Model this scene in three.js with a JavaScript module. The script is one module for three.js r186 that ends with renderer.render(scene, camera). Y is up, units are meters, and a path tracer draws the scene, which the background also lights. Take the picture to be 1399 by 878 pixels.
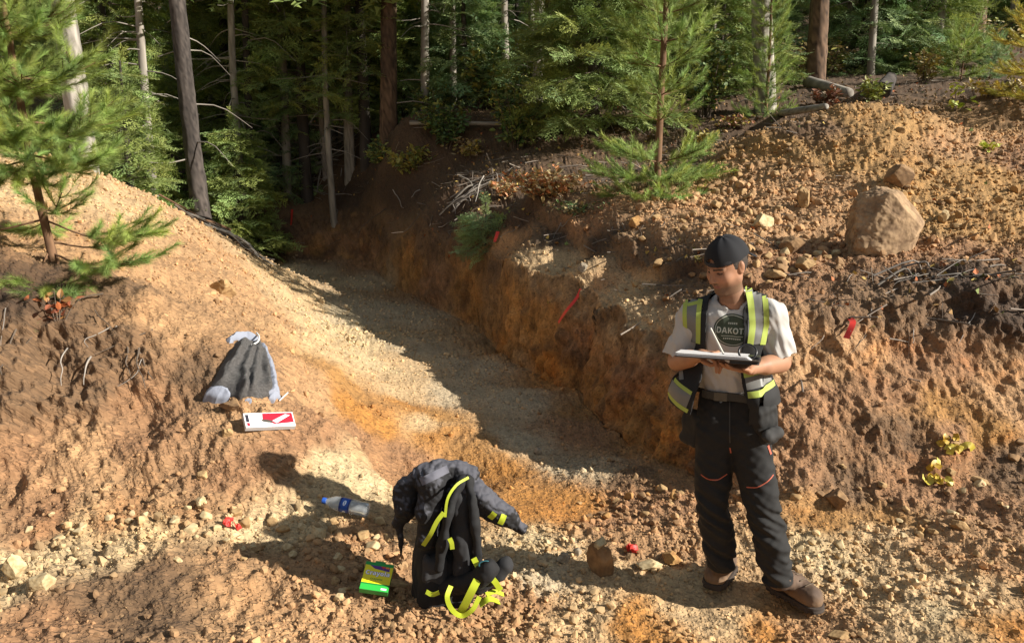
import * as THREE from 'three';
import { mergeGeometries, mergeVertices } from 'three/addons/utils/BufferGeometryUtils.js';

// ---------------------------------------------------------------- camera, sky, sun, exposure
const scene = new THREE.Scene();
const EYE = 2.15, PITCH = THREE.MathUtils.degToRad(11.8), FPX = 1077, PW = 1399, PH = 878;
const camera = new THREE.PerspectiveCamera(2 * Math.atan(PH / 2 / FPX) * 180 / Math.PI, PW / PH, 0.1, 400);
camera.position.set(0, EYE, 0);
camera.rotation.set(-PITCH, 0, 0);

const SKY_GAIN = 0.95, SUN_EL = THREE.MathUtils.degToRad(28), SUN_H = new THREE.Vector2(0.95, 0.31).normalize();
const sunDir = new THREE.Vector3(SUN_H.x * Math.cos(SUN_EL), Math.sin(SUN_EL), SUN_H.y * Math.cos(SUN_EL));
{ // clear afternoon sky, a little hazy and warm towards the sun
  const w = 256, h = 128, d = new Float32Array(w * h * 4);
  for (let r = 0; r < h; r++) for (let c = 0; c < w; c++) {
    const up = ((r + 0.5) / h - 0.5) * Math.PI, az = ((c + 0.5) / w - 0.5) * 2 * Math.PI, y = Math.sin(up), x = Math.cos(az) * Math.cos(up), z = Math.sin(az) * Math.cos(up);
    const k = Math.pow(Math.max(0, y), 0.55), cs = Math.max(0, x * sunDir.x + y * sunDir.y + z * sunDir.z), glow = 0.35 * Math.pow(cs, 8) + 0.25 * cs;
    const hz = [0.27, 0.255, 0.225], ze = [0.115, 0.145, 0.19], o = (r * w + c) * 4;
    for (let i = 0; i < 3; i++) d[o + i] = (hz[i] + (ze[i] - hz[i]) * k) * (1 + glow * [1.1, 1, 0.85][i]) * SKY_GAIN;
    d[o + 3] = 1;
  }
  const t = new THREE.DataTexture(d, w, h, THREE.RGBAFormat, THREE.FloatType);
  t.mapping = THREE.EquirectangularReflectionMapping; t.magFilter = t.minFilter = THREE.LinearFilter; t.needsUpdate = true;
  scene.background = t; scene.environment = t;
}
const sun = new THREE.DirectionalLight(new THREE.Color(1.0, 0.94, 0.84), 5.0);
sun.position.copy(sunDir).multiplyScalar(60).add(new THREE.Vector3(0, 0, -8));
sun.target.position.set(0, 0, -8);
sun.castShadow = true;
sun.shadow.mapSize.set(4096, 4096);
Object.assign(sun.shadow.camera, { left: -30, right: 30, top: 30, bottom: -30, near: 1, far: 140 });
scene.add(sun, sun.target);

const renderer = new THREE.WebGLRenderer({ antialias: true });
renderer.setSize(1024, 642);
renderer.toneMapping = THREE.LinearToneMapping;
renderer.toneMappingExposure = 1.85;
renderer.shadowMap.enabled = true;
renderer.shadowMap.type = THREE.PCFSoftShadowMap;

// ---------------------------------------------------------------- helpers
function RNG(seed) {
  let s = seed >>> 0;
  const f = () => { s = (s + 0x6d2b79f5) | 0; let t = Math.imul(s ^ (s >>> 15), 1 | s); t = (t + Math.imul(t ^ (t >>> 7), 61 | t)) ^ t; return ((t ^ (t >>> 14)) >>> 0) / 4294967296; };
  f.r = (a, b) => a + (b - a) * f();
  f.n = () => (f() + f() + f() + f() - 2) * 0.87;
  f.pick = (a) => a[Math.floor(f() * a.length)];
  return f;
}
const V = (x, y, z) => new THREE.Vector3(x, y, z);
const C = (r, g, b) => new THREE.Color().setRGB(r, g, b);
const clamp = (x, a = 0, b = 1) => (x < a ? a : x > b ? b : x);
const lerp = (a, b, t) => a + (b - a) * t;
const sstep = (a, b, x) => { const t = clamp((x - a) / (b - a)); return t * t * (3 - 2 * t); };
const PERM = (() => { const r = RNG(77), p = [...Array(256).keys()]; for (let i = 255; i > 0; i--) { const j = Math.floor(r() * (i + 1)); [p[i], p[j]] = [p[j], p[i]]; } return Uint8Array.from([...p, ...p]); })();
const GX = [1, -1, 1, -1, 1, -1, 1, -1, 0, 0, 0, 0, 1, 0, -1, 0], GY = [1, 1, -1, -1, 0, 0, 0, 0, 1, -1, 1, -1, 1, -1, 1, -1], GZ = [0, 0, 0, 0, 1, 1, -1, -1, 1, 1, -1, -1, 0, 1, 0, -1];
function noise(x, y, z) {   // gradient noise, about -1..1
  const xf = Math.floor(x), yf = Math.floor(y), zf = Math.floor(z), X = xf & 255, Y = yf & 255, Z = zf & 255;
  x -= xf; y -= yf; z -= zf;
  const u = x * x * x * (x * (x * 6 - 15) + 10), v = y * y * y * (y * (y * 6 - 15) + 10), w = z * z * z * (z * (z * 6 - 15) + 10);
  const A = PERM[X] + Y, AA = PERM[A & 511] + Z, AB = PERM[(A + 1) & 511] + Z, B = PERM[X + 1] + Y, BA = PERM[B & 511] + Z, BB = PERM[(B + 1) & 511] + Z;
  const g = (h, a, b, c) => { h = PERM[h & 511] & 15; return GX[h] * a + GY[h] * b + GZ[h] * c; };
  const l0 = lerp(lerp(g(AA, x, y, z), g(BA, x - 1, y, z), u), lerp(g(AB, x, y - 1, z), g(BB, x - 1, y - 1, z), u), v);
  const l1 = lerp(lerp(g(AA + 1, x, y, z - 1), g(BA + 1, x - 1, y, z - 1), u), lerp(g(AB + 1, x, y - 1, z - 1), g(BB + 1, x - 1, y - 1, z - 1), u), v);
  return lerp(l0, l1, w);
}
function fbm(x, y, z, o = 3) { let s = 0, a = 1; for (let i = 0; i < o; i++) { s += a * noise(x, y, z); a *= 0.5; x = x * 2.03 + 11.3; y = y * 2.03 + 5.1; z = z * 2.03 + 7.7; } return s; }
const hash3 = (i, j, k) => { let h = Math.imul(i, 374761393) ^ Math.imul(j, 668265263) ^ Math.imul(k, 2147483647 - 40503); h = Math.imul(h ^ (h >>> 13), 1274126177); return (h ^ (h >>> 16)) >>> 0; };
const W = { d: 0, id: 0 };
function worley(x, y, z) {   // nearest feature point: W.d distance, W.id its hash
  const xi = Math.floor(x), yi = Math.floor(y), zi = Math.floor(z);
  let best = 9, id = 0;
  for (let a = -1; a < 2; a++) for (let b = -1; b < 2; b++) for (let c = -1; c < 2; c++) {
    const h = hash3(xi + a, yi + b, zi + c), dx = xi + a + (h & 1023) / 1023 - x, dy = yi + b + ((h >>> 10) & 1023) / 1023 - y, dz = zi + c + ((h >>> 20) & 1023) / 1023 - z, d = dx * dx + dy * dy + dz * dz;
    if (d < best) { best = d; id = h; }
  }
  W.d = Math.sqrt(best); W.id = id;
  return W.d;
}
// a pixel of the photograph's frame as a ray, and points on it
const CP = Math.cos(PITCH), SP = Math.sin(PITCH);
function rayOf(px, py) { const u = (px - PW / 2) / FPX, v = (py - PH / 2) / FPX; return V(u, -SP - v * CP, -CP + v * SP); }
const at = (px, py, t) => rayOf(px, py).multiplyScalar(t).add(camera.position);
const atY = (px, py, y) => { const d = rayOf(px, py); return d.multiplyScalar((y - EYE) / d.y).add(camera.position); };

const counts = {};
function numbered(name) { const n = counts[name] = (counts[name] ?? -1) + 1; return n ? name + '_' + String(n).padStart(3, '0') : name; }
function shade(o) { o.castShadow = true; o.receiveShadow = true; return o; }
function part(name, geometry, material, parent, label) { const m = shade(new THREE.Mesh(geometry, material)); m.name = name; if (label) m.userData.label = label; parent.add(m); return m; }
function thing(name, label, category, pos, group) { const o = new THREE.Group(); o.name = numbered(name); if (pos) o.position.copy(pos); o.userData = { label, category }; if (group) o.userData.group = group; scene.add(o); return o; }
function single(name, geometry, material, label, category, pos, group) { const o = shade(new THREE.Mesh(geometry, material)); o.name = numbered(name); if (pos) o.position.copy(pos); o.userData = { label, category }; if (group) o.userData.group = group; scene.add(o); return o; }
function copyOf(src, label, group) { const o = src.clone(); o.name = numbered(src.name.replace(/_\d{3}$/, '')); o.userData = { ...src.userData, label }; if (group) o.userData.group = group; else delete o.userData.group; scene.add(o); return o; }
const std = (color, roughness = 0.9, extra = {}) => new THREE.MeshStandardMaterial({ color, roughness, ...extra });
const phys = (color, roughness, extra = {}) => new THREE.MeshPhysicalMaterial({ color, roughness, ...extra });
// ---------------------------------------------------------------- the ground: one sheet with trench, banks and spoil heaps
class Spline {   // thin-plate spline through (x, z) -> y
  constructor(pts, smooth) {
    this.p = pts; const n = pts.length, N = n + 3, A = [], b = [];
    for (let i = 0; i < N; i++) { A.push(new Float64Array(N)); b.push(0); }
    for (let i = 0; i < n; i++) {
      for (let j = 0; j < n; j++) A[i][j] = Spline.k((pts[i].x - pts[j].x) ** 2 + (pts[i].z - pts[j].z) ** 2);
      A[i][i] += smooth; A[i][n] = A[n][i] = 1; A[i][n + 1] = A[n + 1][i] = pts[i].x; A[i][n + 2] = A[n + 2][i] = pts[i].z; b[i] = pts[i].y;
    }
    for (let c = 0; c < N; c++) {
      let m = c; for (let r = c + 1; r < N; r++) if (Math.abs(A[r][c]) > Math.abs(A[m][c])) m = r;
      [A[c], A[m]] = [A[m], A[c]]; [b[c], b[m]] = [b[m], b[c]];
      for (let r = c + 1; r < N; r++) { const f = A[r][c] / A[c][c]; if (f) { for (let k = c; k < N; k++) A[r][k] -= f * A[c][k]; b[r] -= f * b[c]; } }
    }
    for (let c = N - 1; c >= 0; c--) { for (let k = c + 1; k < N; k++) b[c] -= A[c][k] * b[k]; b[c] /= A[c][c]; }
    this.w = b;
  }
  static k(d2) { return d2 < 1e-12 ? 0 : d2 * Math.log(d2) * 0.5; }
  y(x, z) { const p = this.p, n = p.length, w = this.w; let s = w[n] + w[n + 1] * x + w[n + 2] * z; for (let i = 0; i < n; i++) s += w[i] * Spline.k((x - p[i].x) ** 2 + (z - p[i].z) ** 2); return s; }
}
class Grid {   // a spline sampled once, read back smoothly
  constructor(f, x0, x1, z0, z1, step) {
    this.x0 = x0; this.z0 = z0; this.s = step; this.nx = Math.ceil((x1 - x0) / step) + 1; this.nz = Math.ceil((z1 - z0) / step) + 1;
    this.d = new Float64Array(this.nx * this.nz);
    for (let j = 0; j < this.nz; j++) for (let i = 0; i < this.nx; i++) this.d[j * this.nx + i] = f(x0 + i * step, z0 + j * step);
  }
  y(x, z) {
    const fx = clamp((x - this.x0) / this.s, 1, this.nx - 3), fz = clamp((z - this.z0) / this.s, 1, this.nz - 3), i = Math.floor(fx), j = Math.floor(fz), u = fx - i, v = fz - j;
    const cr = (a, b, c, d, t) => b + 0.5 * t * (c - a + t * (2 * a - 5 * b + 4 * c - d + t * (3 * (b - c) + d - a)));
    const row = (k) => { const o = (j + k) * this.nx + i; return cr(this.d[o - 1], this.d[o], this.d[o + 1], this.d[o + 2], u); };
    return cr(row(-1), row(0), row(1), row(2), v);
  }
}
// foot and lip of the cut: from the far end of the trench, along its wall, round behind the man and along the bank to the right
const FOOT = [V(-60, 1.0, -19.5), V(-14, 1.0, -18.5), V(-7.5, 0.9, -17.0), V(-5.6, 0.55, -15.9), atY(366, 366, 0.14), atY(419, 352, 0.12), atY(468, 357, 0.09), atY(515, 372, -0.02), atY(558, 402, -0.1), atY(613, 429, -0.15), atY(660, 449, -0.18), atY(706, 501, -0.14), atY(755, 526, -0.18), atY(792, 546, -0.2),
  atY(821, 579, -0.2), atY(850, 604, -0.18), atY(886, 622, -0.12), atY(944, 652, -0.05), atY(1000, 688, 0.02), atY(1080, 706, 0.04), atY(1200, 690, 0.1), atY(1399, 655, 0.2), V(6, 0.4, -4.5), V(20, 1.0, -4.2)];
const LIP = [V(-60, 1.1, -20), V(-14, 1.1, -19.1), V(-7.5, 1.0, -17.6), V(-6, 0.9, -16.8), at(366, 297, 16.2), at(405, 291, 16.4), at(468, 284, 16.3), at(515, 296, 15.3), at(558, 314, 13.35), at(613, 328, 11.95), at(652, 337, 11.05), at(678, 345, 10.25), at(702, 357, 9.0), at(755, 376, 8.42), at(800, 401, 7.9),
  at(828, 421, 7.26), at(866, 450, 6.68), at(907, 462, 6.22), at(960, 460, 5.76), at(1030, 436, 5.6), at(1080, 424, 5.6), at(1200, 418, 5.7), at(1300, 402, 5.7), at(1399, 392, 5.7), V(7, 1.4, -5.7), V(20, 2.2, -5.5)];
const lowPts = [...FOOT,
  // trench floor and the worked ground the man stands on
  atY(430, 385, 0.1), atY(500, 430, 0.0), atY(560, 470, -0.08), atY(640, 480, -0.16), atY(600, 520, -0.07), atY(720, 550, -0.14), atY(650, 600, -0.09), atY(780, 620, -0.15), atY(720, 670, -0.07), atY(640, 680, -0.02), atY(850, 690, -0.04), atY(780, 740, -0.02),
  atY(985, 800, 0), atY(1085, 838, 0), atY(860, 780, 0), atY(1000, 878, 0.03), atY(720, 810, 0.06), atY(840, 878, 0.05), atY(1200, 830, 0.04), atY(1399, 860, 0.12), atY(1310, 760, 0.1), atY(1150, 745, 0.04), atY(1399, 720, 0.18),
  // left foot of the trench, and the bank above it
  atY(380, 372, 0.18), atY(430, 432, 0.16), atY(485, 488, 0.13), atY(512, 540, 0.1), atY(520, 600, 0.06), atY(505, 645, 0.08), atY(470, 672, 0.21), atY(560, 700, 0.02), atY(488, 610, 0.27), atY(478, 560, 0.27), atY(470, 520, 0.33), atY(524, 620, -0.03),
  at(400, 425, 8.7), at(350, 400, 8.0), at(330, 370, 9.3), at(420, 470, 6.9), at(455, 520, 6.3), at(440, 580, 5.35), at(300, 420, 6.6), at(250, 420, 6.1), at(200, 400, 5.9), at(330, 480, 5.4), at(300, 540, 4.95), at(400, 520, 5.6), at(370, 575, 4.82), at(420, 640, 4.76), at(330, 640, 4.55),
  // left cut face, with its top edge under the little pine
  at(0, 400, 5.0), at(100, 396, 5.3), at(190, 396, 5.6), at(0, 560, 4.6), at(100, 560, 4.78), at(200, 560, 4.86), at(0, 470, 4.85), at(100, 470, 5.0), at(170, 480, 5.1),
  at(0, 330, 5.9), at(120, 330, 6.4), at(220, 340, 7.2),
  // crest of the left heap and what lies behind it
  at(-150, 205, 8.2), at(0, 214, 8.0), at(130, 240, 9.0), at(200, 266, 9.8), at(290, 318, 11.2), at(345, 345, 13.0), V(-9.5, 1.7, -11), V(-8, 1.3, -13.5), V(-6.3, 1.0, -14.6), V(-14, 2.0, -11), V(-11, 1.6, -6), V(-9, 1.6, -3), V(-30, 2.6, -8),
  // foreground
  atY(0, 650, 0.42), atY(100, 650, 0.4), atY(230, 640, 0.42), atY(0, 740, 0.27), atY(120, 740, 0.24), atY(250, 720, 0.24), atY(380, 700, 0.2), atY(460, 720, 0.13), atY(400, 780, 0.14), atY(560, 800, 0.06), atY(600, 878, 0.08), atY(450, 878, 0.13), atY(300, 878, 0.17), atY(100, 878, 0.2), atY(0, 878, 0.22),
  V(0, 0.45, 0.5), V(-3, 0.5, 0), V(3, 0.4, 0), V(-8, 1, 2), V(8, 0.6, 1), V(0, 0.6, 8), V(-20, 1.5, 10), V(20, 1, 8)];
const highPts = [...LIP,
  at(740, 350, 8.9), at(800, 372, 8.0), at(870, 405, 7.1), at(930, 420, 6.6), at(800, 352, 8.8), at(870, 368, 7.9), at(930, 372, 7.3), at(1010, 395, 6.6),
  at(760, 305, 9.6), at(830, 312, 8.9), at(900, 328, 8.0), at(1000, 340, 7.2), at(700, 292, 10.4), at(640, 290, 11.4), at(590, 272, 13.0), at(520, 240, 15.2), at(460, 262, 16.9),
  at(1100, 370, 6.6), at(1170, 346, 6.85), at(1250, 335, 7.0), at(1330, 350, 6.5), at(1399, 335, 6.7), at(1060, 330, 7.3),
  at(950, 262, 9.3), at(1000, 220, 9.7), at(1060, 172, 10.2), at(1120, 152, 10.2), at(1190, 140, 10.0), at(1250, 152, 9.8), at(1190, 156, 11.6), at(1250, 164, 11.4), at(1120, 172, 11.9), at(1330, 186, 10.9), at(1060, 190, 12), at(1330, 180, 9.5), at(1399, 200, 9.2), at(1030, 290, 8.1), at(1100, 240, 8.8), at(1200, 240, 8.4), at(1300, 260, 8.0), at(1399, 270, 7.8),
  at(880, 262, 9.6), at(840, 255, 10.6), at(760, 255, 11.2), at(690, 250, 12.2), at(760, 200, 13.5), at(860, 205, 13), at(620, 225, 14.5), at(545, 196, 16.2), at(490, 205, 17),
  at(960, 175, 13.0), at(1040, 155, 13.4), at(1110, 128, 14), at(1200, 118, 14.5), at(1300, 112, 14.5), at(1399, 110, 14.0), at(1290, 62, 20), at(1399, 70, 19), at(1100, 80, 20), at(900, 120, 20), at(700, 150, 20), at(500, 175, 21), at(300, 215, 20), at(100, 215, 18),
  V(7.5, 2.5, -7.5), V(10, 4.2, -12), V(14, 3, -6), V(-20, 3.2, -24), V(-45, 5, -24), V(0, 6.5, -32), V(-20, 6, -36), V(18, 8.5, -30), V(40, 9, -30), V(0, 19, -70), V(-60, 17, -70), V(60, 21, -70), V(0, 34, -120), V(-100, 34, -120), V(100, 34, -120), V(40, 5, -5)];
const BX = [-110, 110, -130, 14];
const lowS = new Spline(lowPts, 0.002), highS = new Spline(highPts, 0.002);
const lowN = new Grid((x, z) => lowS.y(x, z), -14, 12, -22, 4, 0.1), lowF = new Grid((x, z) => lowS.y(x, z), -64, 24, -24, 14, 1);
const highN = new Grid((x, z) => highS.y(x, z), -14, 16, -24, 2, 0.1), highF = new Grid((x, z) => highS.y(x, z), BX[0], BX[1], BX[2], BX[3], 1);
const inside = (g, x, z) => x > g.x0 + g.s && z > g.z0 + g.s && x < g.x0 + (g.nx - 3) * g.s && z < g.z0 + (g.nz - 3) * g.s;
const lowY = (x, z) => (inside(lowN, x, z) ? lowN : lowF).y(x, z), highY = (x, z) => (inside(highN, x, z) ? highN : highF).y(x, z);
function polySigned(P) {   // signed distance in plan to a polyline, positive on the uphill side
  const n = P.length - 1, ax = P.map((p) => p.x), az = P.map((p) => p.z);
  return (x, z) => {
    let best = 1e9, sgn = 1, side = 0;
    for (let i = 0; i < n; i++) {
      const dx = ax[i + 1] - ax[i], dz = az[i + 1] - az[i], px = x - ax[i], pz = z - az[i], t = clamp((px * dx + pz * dz) / (dx * dx + dz * dz)), qx = px - dx * t, qz = pz - dz * t, d = qx * qx + qz * qz;
      const cr = (dx * pz - dz * px) / Math.sqrt(dx * dx + dz * dz);
      if (d < best - 1e-9 || (d < best + 1e-9 && Math.abs(cr) > side)) { best = Math.min(best, d); side = Math.abs(cr); sgn = cr < 0 ? 1 : -1; }
    }
    return sgn * Math.sqrt(best);
  };
}
const footD = polySigned(FOOT), lipD = polySigned(LIP);
const wallInfo = { s: 0 };
const SCARP = [at(690, 300, 11), at(735, 322, 10), at(790, 345, 9), at(850, 366, 8.05), at(905, 385, 7.35), at(965, 402, 6.85), at(1040, 412, 6.45)], scarpD = polySigned(SCARP);
function scarp(x, z) {   // the undercut bank with hanging roots behind the bench
  const m = sstep(0.0, 0.45, x) * sstep(2.35, 1.8, x); if (m <= 0 || z > -6 || z < -11) return 0;
  const d = scarpD(x + 0.09 * noise(x * 3, 1, z * 3) + 0.05 * noise(x * 8, 1, z * 8), z + 0.09 * noise(x * 3, 9, z * 3));
  return m * 0.15 * sstep(-0.02, 0.09, d) * Math.exp(-Math.max(0, d) / 1.1);
}
function baseY(x, z) { const y = coreY(x, z); return wallInfo.s < 1 ? y : y + scarp(x, z); }
function coreY(x, z) {
  if (z < -22 || x > 24 || x < -62) { wallInfo.s = 1; return highF.y(clamp(x, -107, 107), clamp(z, -127, 11)); }
  let wx = x, wz = z;
  if (x > -6 && x < 6) { const q = sstep(18, 5, -z) * 0.4 + 0.6; wx += q * (0.085 * noise(x * 2.3, 0.3, z * 2.3) + 0.12 * noise(x * 0.9, 4.3, z * 0.9) + 0.035 * noise(x * 6, 0.7, z * 6)); wz += q * (0.07 * noise(x * 2.3, 7.3, z * 2.3) + 0.03 * noise(x * 6, 5.7, z * 6)); }
  const f = footD(wx, wz);
  if (f <= 0) { wallInfo.s = 0; return lowY(x, z); }
  const l = -lipD(wx, wz);
  if (l <= 0) { wallInfo.s = 1; return highY(x, z); }
  const s = f / (f + l), right = sstep(1.0, 2.2, x), p = lerp(lerp(Math.sin(s * Math.PI / 2) ** 1.25, s, 0.72), Math.pow(s, 1.35), right);
  wallInfo.s = s;
  const lo = lowY(x, z);
  return lo + (highY(x, z) - lo) * p;
}
function hit(px, py, from = 2) {   // where the ray of a pixel meets the ground
  const d = rayOf(px, py), o = camera.position;
  let t = from, step = 0.03;
  for (; t < 120; t += step * (1 + t * 0.05)) if (o.y + d.y * t < baseY(o.x + d.x * t, o.z + d.z * t)) break;
  let a = t - step * (1 + t * 0.06), b = t;
  for (let i = 0; i < 12; i++) { const m = (a + b) / 2; if (o.y + d.y * m < baseY(o.x + d.x * m, o.z + d.z * m)) b = m; else a = m; }
  const p = d.multiplyScalar(b).add(o); p.t = b;
  return p;
}
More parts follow.
